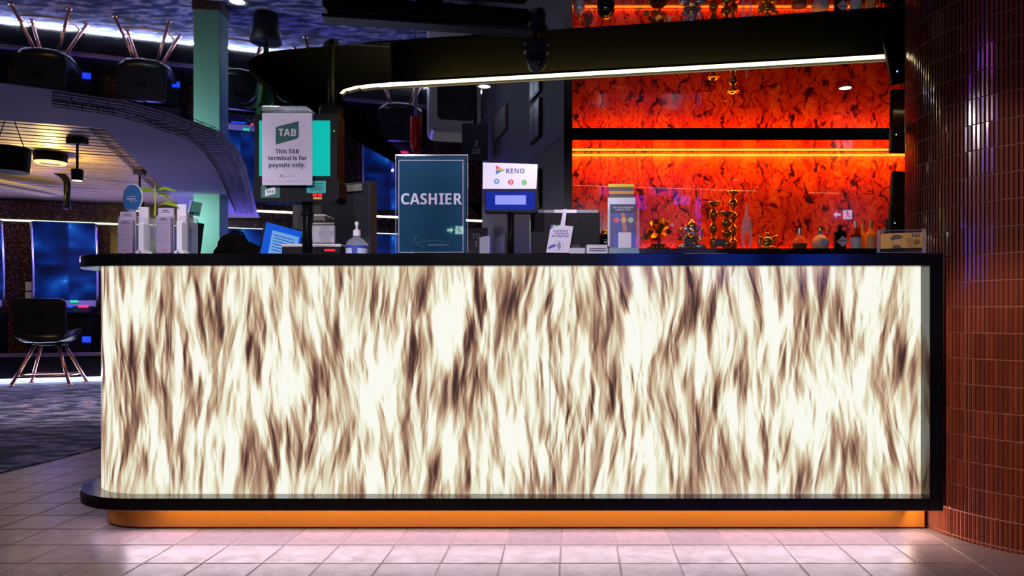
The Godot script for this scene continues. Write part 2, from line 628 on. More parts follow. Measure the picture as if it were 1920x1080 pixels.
# ---------------------------------------------------------------- the room
func shell() -> void:
	# tiled floor: every tile in view is a piece, the field behind the camera and under the counter is one mesh
	var fl := Node3D.new()
	fl.name = "floor"
	fl.set_meta("kind", "structure")
	fl.set_meta("label", "floor of square grey-brown tiles in front of the glowing counter")
	fl.set_meta("category", "floor")
	add_child(fl)
	obj("bed", shape().span(Vector3(-10, -0.2, -14), Vector3(6.4, -0.0026, 5), 0.0), M.grout, fl)
	var pitch := 0.21
	var half := pitch / 2.0 - 0.0022
	var face := shape().box(Vector3(0, -0.006, 0), Vector3(half * 2, 0.012, half * 2), 0.0014).mesh()
	var rest := shape()
	for i in range(-16, 23):
		for j in range(-9, 18):
			var x := -0.0526 + pitch * (i + 0.5)
			var z := 2.645 + pitch * (j + 0.5)
			if x < -3.16 or z < 0.7 and (x > 4.4 or x < -3.1):
				continue
			var px := 1078.0 + x * F / z
			var seen := z > 2.4 and (z < 3.15 and px > -45 and px < 1975 or px < 240 and px > -60 and z < 5.9)
			if seen:
				var o := MeshInstance3D.new()
				o.name = "tile"
				o.mesh = face
				o.material_override = M["tile%d" % (rng.randi() % 3)]
				fl.add_child(o, true)
				o.position = Vector3(x, rng.randf_range(-0.0006, 0.0), -z)
			elif z < 6.0:
				rest.box(Vector3(x, -0.0065, -z), Vector3(half * 2, 0.012, half * 2), 0.0014)
	var r := obj("tile_field", rest, M.tile0, fl)
	r.set_meta("kind", "stuff")
	# carpet of the gaming floor, its edge curving past the counter
	var edge := PackedVector2Array([Vector2(-9.5, 2.2), Vector2(-3.2, 2.2), Vector2(-3.17, 4.1), Vector2(-3.12, 4.5), Vector2(-3.11, 4.95), Vector2(-3.05, 5.5), Vector2(-2.8, 5.9), Vector2(-2.3, 6.0), Vector2(-0.3, 6.0), Vector2(4.4, 6.0), Vector2(4.4, 13.6), Vector2(-9.5, 13.6)])
	struct("carpet", shape().slab(edge, -0.003, 0.007), M.carpet, "dark blue and lilac streaked carpet of the gaming floor")
	# outer walls and the high ceiling of the hall on the camera's side
	struct("wall_left", shape().span(Vector3(-9.7, 0, -13.8), Vector3(-9.5, 4.7, 5), 0.0), M.plaster_dark, "dark wall beyond the gaming floor")
	struct("wall_right", shape().span(Vector3(6.2, 0, -13.8), Vector3(6.4, 4.7, 5), 0.0), M.plaster_dark, "dark wall behind the tiled column")
	struct("wall_front", shape().span(Vector3(-9.7, 0, 4.6), Vector3(6.4, 4.7, 4.8), 0.0), M.plaster_dark, "dark wall of the hall opposite the counter")
	struct("wall_far", shape().span(Vector3(-9.7, 0, -14.0), Vector3(6.4, 4.7, -13.8), 0.0), M.black_wall, "dark wall far behind the gaming floor")
	struct("ceiling", shape().span(Vector3(-9.7, 4.5, -14.0), Vector3(6.4, 4.7, 4.8), 0.0), M.black_matt, "black ceiling of the hall and of the recess above the bar")
	struct("wall_hall", shape().span(Vector3(-9.5, CEIL + 0.05, -2.7), Vector3(6.2, 4.5, -2.6), 0.0), M.plaster_dark, "upper wall above the edge of the mirror ceiling")

func recess_edge() -> Array:
	return [Vector2(4.3, 3.02), Vector2(1.552, 3.511), Vector2(0.932, 3.622), Vector2(-0.056, 3.79), Vector2(-0.62, 3.9), Vector2(-1.236, 4.0), Vector2(-1.56, 4.06), Vector2(-1.69, 4.1), Vector2(-1.79, 4.18), Vector2(-1.87, 4.29), Vector2(-1.93, 4.45), Vector2(-1.955, 4.62), Vector2(-1.957, 4.843), Vector2(-1.928, 5.288), Vector2(-1.858, 5.93), Vector2(-1.708, 7.11), Vector2(-1.4, 9.3)]

func soffit_arc() -> Array:
	return [Vector2(-9.5, 4.1), Vector2(-7.0, 4.12), Vector2(-5.2, 4.3), Vector2(-4.3, 4.46), Vector2(-3.56, 4.647), Vector2(-3.33, 4.79), Vector2(-3.01, 5.055), Vector2(-2.88, 5.35), Vector2(-2.844, 5.652), Vector2(-2.80, 5.953), Vector2(-2.92, 6.5), Vector2(-3.2, 7.3), Vector2(-3.86, 9.0), Vector2(-4.45, 10.5), Vector2(-4.7, 11.2)]

func bar_wall() -> void:
	# mirror ceiling, cut out over the bar
	var p := PackedVector2Array([Vector2(4.3, 2.6), Vector2(-9.5, 2.6)])
	for v in soffit_arc():
		p.append(v)
	p.append(Vector2(-4.7, 13.7))
	p.append(Vector2(-1.4, 13.7))
	var back := recess_edge()
	back.reverse()
	for v in back:
		p.append(v)
	struct("ceiling_mirror", shape().slab(p, CEIL, CEIL + 0.035), M.mirror, "tinted mirror ceiling reflecting the carpet and gaming stools", "ceiling")
	# black recess round the bulkhead
	struct("ceiling_recess", shape().slab(PackedVector2Array([Vector2(4.4, 2.7), Vector2(-2.3, 3.4), Vector2(-2.3, 13.7), Vector2(4.4, 13.7)]), 2.86, 2.92), M.recess, "black ceiling inside the recess above the bar", "ceiling")
	# bulkhead with a mirror underside and a lit edge
	var edge := [Vector2(4.384, 3.319), Vector2(1.590, 3.787), Vector2(1.004, 3.898), Vector2(0.351, 4.012), Vector2(-0.353, 4.135), Vector2(-0.675, 4.191), Vector2(-0.979, 4.244), Vector2(-1.152, 4.277), Vector2(-1.264, 4.318), Vector2(-1.356, 4.385), Vector2(-1.402, 4.461), Vector2(-1.417, 4.563)]
	var plan := PackedVector2Array(edge)
	plan.append(Vector2(-1.417, 8.9))
	plan.append(Vector2(4.3, 8.9))
	var b := thing("mirror_bulkhead", "lowered mirror bulkhead above the bar with a glowing edge", "bulkhead", Vector3(0, BULK, -5))
	b.set_meta("kind", "structure")
	obj("mirror_panel", shape().slab(plan, BULK, BULK + 0.012), M.mirror_smoke, b)
	var up := Sh.inset(plan, 0.3)
	obj("core", shape().slab(up, BULK + 0.012, 2.859), M.recess, b)
	obj("added_cove_led_strip", shape().bar(Vector3(1.6, BULK + 0.016, -4.1), Vector3(-0.9, BULK + 0.016, -4.48), 0.012, 0.008, 0.0), M.led_warm, b)  # unseen cove strips and lights, added only to brighten the dark recess
	area("added_cove_led_light", Vector3(0.35, BULK + 0.026, -4.27), Vector3.UP, Vector3(-2.5, 0, -0.38), Vector2(2.5, 0.02), Color(1.0, 0.9, 0.5), 0.14, b)
	obj("added_cove_led_strip", shape().bar(Vector3(-1.25, BULK + 0.016, -4.7), Vector3(-1.25, BULK + 0.016, -6.5), 0.012, 0.008, 0.0), M.led_warm, b)
	area("added_cove_led_light", Vector3(-1.25, BULK + 0.026, -5.6), Vector3.UP, Vector3(0, 0, 1), Vector2(1.8, 0.02), Color(1.0, 0.9, 0.5), 0.1, b)
	# lamp let into the underside along the edge
	for i in edge.size() - 2:
		var a: Vector2 = edge[i]
		var c: Vector2 = edge[i + 1]
		var n := Vector2((c - a).y, -(c - a).x).normalized()
		if n.y > 0:
			n = -n
		var wide := 0.062 * clampf((9.6 - i) / 3.0, 0.3, 1.0)
		var mid := (a + c) / 2.0 - n * (wide / 2.0 + 0.003)
		var half := (c - a) / 2.0
		var pa := Vector3(mid.x - half.x, BULK + 0.0015, -(mid.y - half.y))
		var pc := Vector3(mid.x + half.x, BULK + 0.0015, -(mid.y + half.y))
		obj("led_strip", shape().bar(pa, pc, wide, 0.004, 0.0), M.led_warm, b)
		var back3 := Vector3(n.x, 0, -n.y) * -(wide / 2.0 + 0.002)
		obj("lip", shape().bar(pa + back3 - Vector3(0, 0.009, 0), pc + back3 - Vector3(0, 0.009, 0), 0.003, 0.017, 0.0), M.recess, b)  # lip added to keep the strip's reflection off the foil wall
		if i < edge.size() - 6:
			area("bulkhead_led_light", (pa + pc) / 2.0 - Vector3(0, 0.012, 0), Vector3(0, -1, 0), pc - pa, Vector2((pc - pa).length(), wide), WARM, 0.16 * (pc - pa).length(), b)
	# orange niche: glass-covered foil, header with its lamp, shelf with its lamp
	var niche := thing("back_bar", "back bar with orange crinkled foil wall behind glass, black header and shelf", "back bar", Vector3(1.3, 0, -5.600))
	var w := shape()
	w.quad(Vector3(-0.075, 1.3, -5.850), Vector3(2.75, 1.3, -5.850), Vector3(2.75, 2.185, -5.850), Vector3(-0.075, 2.185, -5.850), Vector3(1, 1.5, -6.2), Vector2(0, 1), Vector2(1, 1), Vector2(1, 0), Vector2(0, 0))
	w.span(Vector3(-0.075, 1.3, -5.890), Vector3(2.75, 2.185, -5.851), 0.0)
	obj("foil_wall", w, M.foil, niche)
	var hd := obj("header", shape().span(Vector3(-0.075, 2.15, -5.845), Vector3(2.75, BULK - 0.002, -5.465), 0.003), M.black, niche)
	obj("header_underside", shape().span(Vector3(-0.08, 2.146, -5.840), Vector3(2.75, 2.15, -5.472), 0.0), mat(rgb(190, 150, 110), 0.12, 1.0), hd)
	obj("led_strip", shape().span(Vector3(-0.05, 2.14, -5.800), Vector3(2.7, 2.146, -5.785), 0.0), M.led_amber, hd)
	area("header_led_light", Vector3(1.32, 2.135, -5.760), Vector3(0, -1, -0.22), Vector3.RIGHT, Vector2(2.75, 0.02), AMBER, 1.4, niche)
	obj("cabinet", shape().span(Vector3(-0.075, 0, -5.840), Vector3(2.75, 1.29, -5.420), 0.003), M.black, niche)
	var sf := obj("shelf", shape().span(Vector3(-0.075, 1.29, -5.845), Vector3(2.75, 1.350, -5.400), 0.003), M.counter_black, niche)
	obj("led_strip", shape().span(Vector3(-0.05, 1.350, -5.835), Vector3(2.7, 1.356, -5.820), 0.0), glow(Color(1.0, 0.36, 0.06), 3.0), sf)
	area("shelf_led_light", Vector3(1.32, 1.361, -5.825), Vector3(0, 1, -0.2), Vector3.RIGHT, Vector2(2.75, 0.012), Color(1.0, 0.45, 0.1), 0.12, niche)
	# side wall running back from the niche
	var a2 := Vector2(-0.08, 5.47)
	var b2 := Vector2(-1.09, 8.8)
	var wl := shape().slab(PackedVector2Array([a2, Vector2(-0.02, 5.47), Vector2(-0.02, 8.8), b2]), 0.0, BULK - 0.001)
	struct("wall_side", wl, M.black_wall, "dark olive wall running back beside the orange niche")
	struct("wall_back", shape().span(Vector3(-0.075, 0, -6.1), Vector3(4.4, BULK - 0.001, -5.895), 0.0), M.black_matt, "black wall behind the back bar")
	var dir := (b2 - a2).normalized()
	var nrm := Vector2(-dir.y, dir.x)
	if nrm.x > 0:
		nrm = -nrm
	var k := 0
	for spec in [[6.1, 6.42, 1.74, 2.06], [6.1, 6.42, 1.36, 1.69], [7.4, 7.95, 1.42, 1.68]]:
		var za: float = spec[0]
		var zb: float = spec[1]
		var pa2 := a2 + dir * (za - a2.y) / dir.y + nrm * 0.012
		var pb2 := a2 + dir * (zb - a2.y) / dir.y + nrm * 0.012
		var c := (pa2 + pb2) / 2.0
		var fr := thing("picture_frame", ["black twin frame of grey notices on the olive wall, just below the mirror", "black twin frame of grey notices on the olive wall, lower of the pair", "wide wooden frame on the far part of the olive wall"][k], "frame", Vector3(c.x, spec[2], -c.y))
		var ya: float = spec[2]
		var yb: float = spec[3]
		obj("frame", shape().bar(Vector3(pa2.x, (ya + yb) / 2, -pa2.y), Vector3(pb2.x, (ya + yb) / 2, -pb2.y), 0.02, yb - ya, 0.003), M.black if k < 2 else mat(rgb(120, 88, 52), 0.5), fr)
		for q in 2:
			var u0 := pa2.lerp(pb2, 0.06 + 0.47 * q) + nrm * 0.011
			var u1 := pa2.lerp(pb2, 0.47 + 0.47 * q) + nrm * 0.011
			obj("notice", shape().bar(Vector3(u0.x, (ya + yb) / 2, -u0.y), Vector3(u1.x, (ya + yb) / 2, -u1.y), 0.003, (yb - ya) * 0.86, 0.0), mat(rgb(130, 132, 140), 0.3), fr)
		k += 1
	# downlights set into the bulkhead's mirror and into the mirror ceiling
	k = 0
	for d in [[908.0, 162.0, BULK], [1585.0, 165.0, BULK], [445.0, 3.0, CEIL]]:
		var z: float = (d[2] - EYE) * F / (588.0 - d[1])
		var q := at(d[0], d[1], z)
		var dl := thing("downlight", ["round white downlight in the bulkhead mirror, above the cashless payment screen", "round white downlight in the bulkhead mirror, in front of the orange wall", "round white downlight in the mirror ceiling beside the teal column"][k], "light", q)
		obj("trim_ring", shape().smooth().lathe([Vector2(0.034, -0.001), Vector2(0.046, -0.002), Vector2(0.048, 0.001), Vector2(0.034, 0.002)], q, 28), M.light_grey, dl)
		obj("lamp_face", shape().lathe([Vector2(0.0, -0.001), Vector2(0.034, -0.001), Vector2(0.034, 0.003)], q, 28), M.lamp_white, dl)
		spot("downlight_lamp", q - Vector3(0, 0.012, 0), Vector3(0, -1, 0), Color(1.0, 0.92, 0.84), 1.0, 50.0, dl)
		k += 1

# ---------------------------------------------------------------- counter
const CX := -1.74   # centre of the counter's rounded corner
const CZ := 3.29

# plan line of the counter's front offset by r from the corner's centre, from the right end round the corner and back
func front_line(r: float, right: float, end: float, steps := 20) -> Array:
	var p := [Vector2(right, CZ - r)]
	for i in steps + 1:
		var a := PI / 2 * i / steps
		p.append(Vector2(CX - sin(a) * r, CZ - cos(a) * r))
	p.append(Vector2(CX - r, end))
	return p

func counter() -> void:
	var c := thing("bar_counter", "long cashier counter with backlit marbled cream and brown panels and black edges", "counter", Vector3(-0.3, 0, -3.3))
	var deep := 0.62
	var top := PackedVector2Array(front_line(0.36, 1.438, 4.9))
	top.append_array(PackedVector2Array([Vector2(CX + deep - 0.36, 4.9), Vector2(CX + deep - 0.36, CZ - 0.36 + deep), Vector2(1.438, CZ - 0.36 + deep)]))
	obj("countertop", shape().slab(top, 1.067, 1.115, 0.002), M.counter_black, c)
	var low := PackedVector2Array(front_line(0.36, 1.438, 4.9))
	low.append_array(PackedVector2Array([Vector2(CX + deep - 0.36, 4.9), Vector2(CX + deep - 0.36, CZ - 0.36 + deep), Vector2(1.438, CZ - 0.36 + deep)]))
	obj("ledge", shape().slab(low, 0.1095, 0.1575, 0.002), M.counter_black, c)
	obj("end_frame", shape().span(Vector3(1.386, 0.1575, -(CZ - 0.36 + deep)), Vector3(1.438, 1.067, -2.9305), 0.001), M.counter_black, c)
	# body behind the lit panels
	var body := PackedVector2Array(front_line(0.25, 1.385, 4.85))
	body.append_array(PackedVector2Array([Vector2(CX + 0.2, 4.85), Vector2(CX + 0.2, 3.52), Vector2(1.385, 3.52)]))
	obj("carcass", shape().slab(body, 0.158, 1.066), M.black_matt, c)
	# plinth in copper laminate
	var pl := PackedVector2Array()
	for v in front_line(0.26, 1.43, 4.8):
		pl.append(v + Vector2(-0.03, 0.04))
	pl[0] = Vector2(1.43, 3.07)
	pl.append_array(PackedVector2Array([Vector2(CX + 0.2, 4.8), Vector2(CX + 0.2, 3.5), Vector2(1.43, 3.5)]))
	obj("plinth", shape().smooth(false).slab(pl, 0.007, 0.1094), M.copper, c)
	# backlit panels: one bent round the corner, four flat ones
	var line := front_line(0.285, 1.3845, 3.42, 24)
	var runs := []
	var seams := []
	for px in [1727.0, 1385.0, 1031.0, 673.0, 318.0]:
		seams.append((px - 1078.0) * 3.005 / F)
	for i in 4:
		runs.append([Vector2(seams[i] - 0.0012, CZ - 0.285), Vector2(seams[i + 1] + 0.0012, CZ - 0.285)])
	var bent := [Vector2(seams[4] - 0.0012, CZ - 0.285)]
	for i in range(1, line.size()):
		if line[i].x < seams[4] - 0.002:
			bent.append(line[i])
	runs.append(bent)
	var done := 0.0
	for r in runs:
		var s := shape().smooth()
		for i in r.size() - 1:
			var a: Vector2 = r[i]
			var b: Vector2 = r[i + 1]
			var u0 := 1.0 - done / 3.7
			done += a.distance_to(b)
			var u1 := 1.0 - done / 3.7
			var y0 := 0.158
			var y1 := 1.0665
			s.quad(Vector3(a.x, y0, -a.y), Vector3(b.x, y0, -b.y), Vector3(b.x, y1, -b.y), Vector3(a.x, y1, -a.y), Vector3(CX + 0.6, 0.6, -CZ - 0.6), Vector2(u0, 1), Vector2(u1, 1), Vector2(u1, 0), Vector2(u0, 0))
		# sheet thickness: the back face
		for i in r.size() - 1:
			var a: Vector2 = r[i] + Vector2(0.0, 0.01) if r.size() == 2 else r[i].lerp(Vector2(CX, CZ), 0.03)
			var b: Vector2 = r[i + 1] + Vector2(0.0, 0.01) if r.size() == 2 else r[i + 1].lerp(Vector2(CX, CZ), 0.03)
			s.quad(Vector3(a.x, 0.158, -a.y), Vector3(b.x, 0.158, -b.y), Vector3(b.x, 1.0665, -b.y), Vector3(a.x, 1.0665, -a.y), Vector3(a.x, 0.6, 0))
		obj("light_panel", s, M.resin, c)
	obj("side_panel", shape().span(Vector3(CX - 0.285, 0.158, -4.6), Vector3(CX - 0.27, 1.0665, -3.422), 0.001), M.black, c)
	# lamp under the ledge
	obj("led_strip", shape().span(Vector3(-1.72, 0.1035, -3.045), Vector3(1.34, 0.1094, -3.03), 0.0), M.led_rose, c)
	area("ledge_led_light", Vector3(-0.24, 0.1, -3.02), Vector3(0, -0.5, 0.87), Vector3.RIGHT, Vector2(3.14, 0.02), ROSE, 1.15, c)
	area("ledge_led_light", Vector3(-0.19, 0.102, -3.0), Vector3(0, -0.35, -0.94), Vector3.RIGHT, Vector2(3.0, 0.01), Color(1.0, 0.86, 0.45), 0.2, c)
	area("ledge_led_light", Vector3(1.33, 0.1, -3.0), Vector3(0.75, -0.45, 0.4), Vector3(0, 0, 1), Vector2(0.08, 0.02), Color(1.0, 0.84, 0.7), 0.07, c)  # sideways light added at the strip's end to brighten the column's foot
	var bend := []
	for i in 6:
		var a := PI / 2 * i / 6
		bend.append(Vector3(CX - 0.03 - sin(a) * 0.275, 0.1055, -(CZ + 0.04 - cos(a) * 0.275)))
	obj("led_strip", shape().tube(bend, 0.004, 6), M.led_rose, c)
	area("ledge_led_light", Vector3(CX - 0.2, 0.1, -(CZ - 0.2)), Vector3(-0.5, -0.7, 0.5), Vector3(1, 0, 1), Vector2(0.36, 0.02), ROSE, 0.018, c)
	# lower work surface for the staff, behind the front
	var wk := thing("service_desk", "black service desk behind the cashier counter carrying the terminals", "desk", Vector3(0, 0, -3.9))
	obj("worktop", shape().span(Vector3(-1.45, 0.92, -4.25), Vector3(1.5, 0.96, -3.565), 0.003), M.black_matt, wk)
	for x in [-1.3, -0.3, 0.6, 1.4]:
		obj("support", shape().span(Vector3(x - 0.02, 0.0, -4.15), Vector3(x + 0.02, 0.92, -3.6), 0.002), M.black_matt, wk)

# ---------------------------------------------------------------- column clad in finger tiles
func column() -> void:
	var cx := 2.024
	var cz := 3.16
	var rad := 0.572
	var c := thing("tiled_column", "round column clad in upright brown glazed finger tiles", "column", Vector3(cx, 0, -cz))
	c.set_meta("kind", "structure")
	var o := Vector3(cx, 0, -cz)
	obj("core", shape().smooth().lathe([Vector2(0, 0), Vector2(rad, 0), Vector2(rad, CEIL - 0.002), Vector2(0, CEIL - 0.002)], o, 96), M.column_bed, c)
	var cols := 216
	var wide := TAU * rad / cols - 0.0026
	var pitch := 0.0994
	var tile_of := func(h: float) -> ArrayMesh:
		var s := shape().smooth(false)
		var prof := [Vector2(-wide / 2, 0.0), Vector2(-wide / 2, 0.0028), Vector2(-wide * 0.1, 0.0086), Vector2(wide * 0.1, 0.0086), Vector2(wide / 2, 0.0028), Vector2(wide / 2, 0.0)]
		for i in prof.size() - 1:
			var a: Vector2 = prof[i]
			var b: Vector2 = prof[i + 1]
			s.quad(Vector3(a.x, -h / 2, a.y), Vector3(b.x, -h / 2, b.y), Vector3(b.x, h / 2, b.y), Vector3(a.x, h / 2, a.y), Vector3(0, 0, -0.01))
		for y in [-h / 2, h / 2]:
			for i in range(1, prof.size() - 1):
				s.tri(Vector3(prof[0].x, y, prof[0].y), Vector3(prof[i].x, y, prof[i].y), Vector3(prof[i + 1].x, y, prof[i + 1].y), Vector3.ZERO)
		return s.mesh()
	var full: ArrayMesh = tile_of.call(pitch - 0.0042)
	var cut: ArrayMesh = tile_of.call(0.0095)
	var rings := shape().smooth(false)
	for r in 23:
		var y := 0.0115 + pitch * r
		rings.lathe([Vector2(rad, y - 0.002), Vector2(rad + 0.0042, y - 0.0018), Vector2(rad + 0.0042, y + 0.0018), Vector2(rad, y + 0.002)], o, 96)
	obj("grout_lines", rings, M.column_grout, c)
	var near := []
	var far := []
	var low := []
	for i in cols:
		var a := TAU * i / cols
		var d := Vector3(cos(a), 0, sin(a))
		for r in range(-1, 23):
			var y := 0.0115 + pitch * (r + 0.5) if r >= 0 else 0.005
			var p := o + d * rad + Vector3(0, y, 0)
			var turn := Basis(Vector3.UP, atan2(d.x, d.z)) * Basis(Vector3.FORWARD, rng.randf_range(-0.004, 0.004)) * Basis(Vector3.UP, rng.randf_range(-0.03, 0.03))
			var tr := Transform3D(turn, p + d * rng.randf_range(-0.0005, 0.0008))
			var px := 1078.0 - p.x * F / p.z
			var py := 588.0 + (y - EYE) * F / p.z
			var faces := d.dot((Vector3(0, y, 0) - p).normalized())
			if r < 0:
				low.append(tr)
			elif faces > 0.3 and px > 1770 and px < 1914 and py > 575 and py < 1030:
				near.append([-faces / p.length(), tr])
			else:
				far.append(tr)
	near.sort_custom(func(x, y): return x[0] < y[0])
	for i in near.size():
		if i < 300:
			var t := MeshInstance3D.new()
			t.name = "tile"
			t.mesh = full
			t.material_override = M["glaze%d" % (rng.randi() % 3)]
			c.add_child(t, true)
			t.transform = Transform3D(near[i][1].basis, near[i][1].origin - o)
		else:
			far.append(near[i][1])
	for set_of in [[far, full, "tile_cladding"], [low, cut, "cut_tile_row"]]:
		var mm := MultiMesh.new()
		mm.transform_format = MultiMesh.TRANSFORM_3D
		mm.mesh = set_of[1]
		mm.instance_count = set_of[0].size()
		for i in set_of[0].size():
			mm.set_instance_transform(i, Transform3D(set_of[0][i].basis, set_of[0][i].origin - o))
		var mi := MultiMeshInstance3D.new()
		mi.name = set_of[2]
		mi.multimesh = mm
		mi.material_override = M.glaze0
		mi.set_meta("kind", "stuff")
		c.add_child(mi, true)

# ---------------------------------------------------------------- gaming floor; its bank of machines runs aslant
const GD := Vector2(0.935, 0.355)    # along the bank
const GN := Vector2(0.355, -0.935)   # out of the bank, towards the counter
const TURN := 0.363

func bank(s: float, o: float, y := 0.0) -> Vector3:
	return Vector3(-7.3 + GD.x * s + GN.x * o, y, -(9.52 + GD.y * s + GN.y * o))

func bank_box(s0: float, s1: float, o0: float, o1: float, y0: float, y1: float, r := 0.003, sh: Sh = null) -> Sh:
	var sp := sh if sh else shape()
	return sp.box(bank((s0 + s1) / 2, (o0 + o1) / 2, (y0 + y1) / 2), Vector3(s1 - s0, y1 - y0, absf(o1 - o0)), r, Basis(Vector3.UP, TURN))

func make_stool() -> Node3D:
	var t := thing("gaming_stool", "black leather gaming stool with rose gold legs, before the tall blue screen", "stool", Vector3.ZERO, "gaming stools along the machines")
	# seat pad with rolled sides
	var seat := shape().smooth()
	seat.ball(Vector3(0, 0.585, 0.02), Vector3(0.29, 0.092, 0.28), 28)
	seat.tube([Vector3(-0.27, 0.66, 0.16), Vector3(-0.28, 0.64, 0.0), Vector3(-0.26, 0.60, -0.16), Vector3(-0.16, 0.575, -0.26), Vector3(0, 0.57, -0.29), Vector3(0.16, 0.575, -0.26), Vector3(0.26, 0.60, -0.16), Vector3(0.28, 0.64, 0.0), Vector3(0.27, 0.66, 0.16)], [0.03, 0.04, 0.05, 0.055, 0.055, 0.055, 0.05, 0.04, 0.03], 12)
	obj("seat", seat, M.leather, t, true)
	var lean := Transform3D(Basis(Vector3.RIGHT, -0.1), Vector3(0, 0.82, -0.24))
	var bk := shape().plate(rrect(0.56, 0.48, 0.07), 0.05, lean)
	bk.plate(rrect(0.50, 0.42, 0.05), 0.074, lean.translated_local(Vector3(0, 0, 0.012)))
	var b := obj("backrest", bk, M.leather, t, true)
	obj("badge", shape().plate(rrect(0.13, 0.07, 0.015), 0.004, lean.translated_local(Vector3(0, 0.04, -0.063))), M.black, b, true)
	obj("seat_rim", shape().smooth().lathe([Vector2(0.12, 0.475), Vector2(0.19, 0.49), Vector2(0.2, 0.51), Vector2(0.12, 0.51)], Vector3.ZERO, 28), M.black_plastic, t, true)
	obj("hub", shape().box(Vector3(0, 0.49, 0), Vector3(0.34, 0.03, 0.24), 0.006), M.black_plastic, t, true)
	for sx in [-1, 1]:
		for sz in [-1, 1]:
			obj("leg", shape().smooth().tube([Vector3(sx * 0.13, 0.48, sz * 0.09), Vector3(sx * 0.31, 0.012, sz * 0.26)], 0.019, 10), M.rose_metal, t, true)
			obj("foot", shape().smooth().lathe([Vector2(0, 0.0), Vector2(0.032, 0.0), Vector2(0.03, 0.012), Vector2(0, 0.014)], Vector3(sx * 0.312, 0, sz * 0.262), 14), M.rose_metal, t, true)
	var ring := []
	for i in 29:
		var a := TAU * i / 28
		var q := Vector2(cos(a), sin(a))
		q = q / maxf(absf(q.x), absf(q.y)) * 0.6 + q * 0.4
		ring.append(Vector3(q.x * 0.285, 0.115, q.y * 0.24))
	obj("footrest", shape().smooth().tube(ring, 0.013, 8, false), M.rose_metal, t, true)
	return t

func make_machine() -> Node3D:
	var t := thing("gaming_machine", "gaming machine with a tall curved blue screen and silver sides, behind the black stool", "machine", Vector3.ZERO, "gaming machines in a bank")
	obj("cabinet", shape().box(Vector3(0, 0.28, -0.12), Vector3(0.70, 0.56, 0.5), 0.01), M.black_plastic, t, true)
	var body := shape()
	for i in 12:
		var y0 := 0.74 + i * 0.0875
		var y1 := y0 + 0.0875
		var z0 := -0.13 + 0.10 * pow((i - 3.0) / 9.0, 2.0)
		var z1 := -0.13 + 0.10 * pow((i - 2.0) / 9.0, 2.0)
		body.quad(Vector3(-0.36, y0, z0), Vector3(0.36, y0, z0), Vector3(0.36, y1, z1), Vector3(-0.36, y1, z1), Vector3(0, 1.2, -3), Vector2(0, 1 - i / 12.0), Vector2(1, 1 - i / 12.0), Vector2(1, 1 - (i + 1) / 12.0), Vector2(0, 1 - (i + 1) / 12.0))
		body.quad(Vector3(-0.36, y0, z0 - 0.03), Vector3(0.36, y0, z0 - 0.03), Vector3(0.36, y1, z1 - 0.03), Vector3(-0.36, y1, z1 - 0.03), Vector3(0, 1.2, 3))
	var scr := glow(Color.WHITE, 1.0)
	scr.emission_operator = BaseMaterial3D.EMISSION_OP_MULTIPLY
	scr.emission_texture = noise_tex(0.005, 2, Vector2i(256, 512), [[0.0, rgb(2, 10, 40)], [0.5, rgb(4, 28, 92)], [0.8, rgb(8, 52, 138)], [0.97, rgb(20, 84, 180)], [1.0, rgb(70, 140, 220)]], 94, 20.0)
	obj("screen", body, scr, t, true)
	for sx in [-1, 1]:
		var pts := []
		for i in 13:
			pts.append(Vector3(sx * 0.372, 0.70 + i * 0.09, -0.13 + 0.10 * pow((i - 3.0) / 9.0, 2.0)))
		obj("side_trim", shape().smooth().tube(pts, 0.016, 8), M.steel, t, true)
	obj("deck", shape().box(Vector3(0, 0.60, 0.06), Vector3(0.72, 0.05, 0.34), 0.012, Basis(Vector3.RIGHT, 0.28)), M.black_plastic, t, true)
	var bz := obj("deck_rail", shape().box(Vector3(0, 0.68, -0.06), Vector3(0.74, 0.10, 0.05), 0.01, Basis(Vector3.RIGHT, -0.3)), M.grey, t, true)
	obj("button", shape().box(Vector3(0.12, 0.715, -0.025), Vector3(0.09, 0.03, 0.02), 0.006), glow(rgb(40, 230, 190), 1.2), bz, true)
	obj("button", shape().box(Vector3(0.24, 0.648, 0.03), Vector3(0.12, 0.035, 0.03), 0.01), glow(rgb(255, 60, 130), 1.3), bz, true)
	obj("button", shape().box(Vector3(0.02, 0.642, 0.05), Vector3(0.2, 0.02, 0.03), 0.006), glow(rgb(40, 80, 255), 1.2), bz, true)
	obj("screen_mark", shape().box(Vector3(0.05, 1.28, -0.126), Vector3(0.10, 0.035, 0.004), 0.001), glow(rgb(255, 70, 120), 1.4), t, true)
	obj("screen_mark", shape().box(Vector3(-0.09, 1.43, -0.118), Vector3(0.11, 0.014, 0.004), 0.001), glow(rgb(255, 240, 200), 1.4), t, true)
	obj("foot_light", shape().box(Vector3(0.3, 0.2, 0.135), Vector3(0.1, 0.08, 0.006), 0.002), glow(rgb(30, 70, 255), 1.4), t, true)
	return t

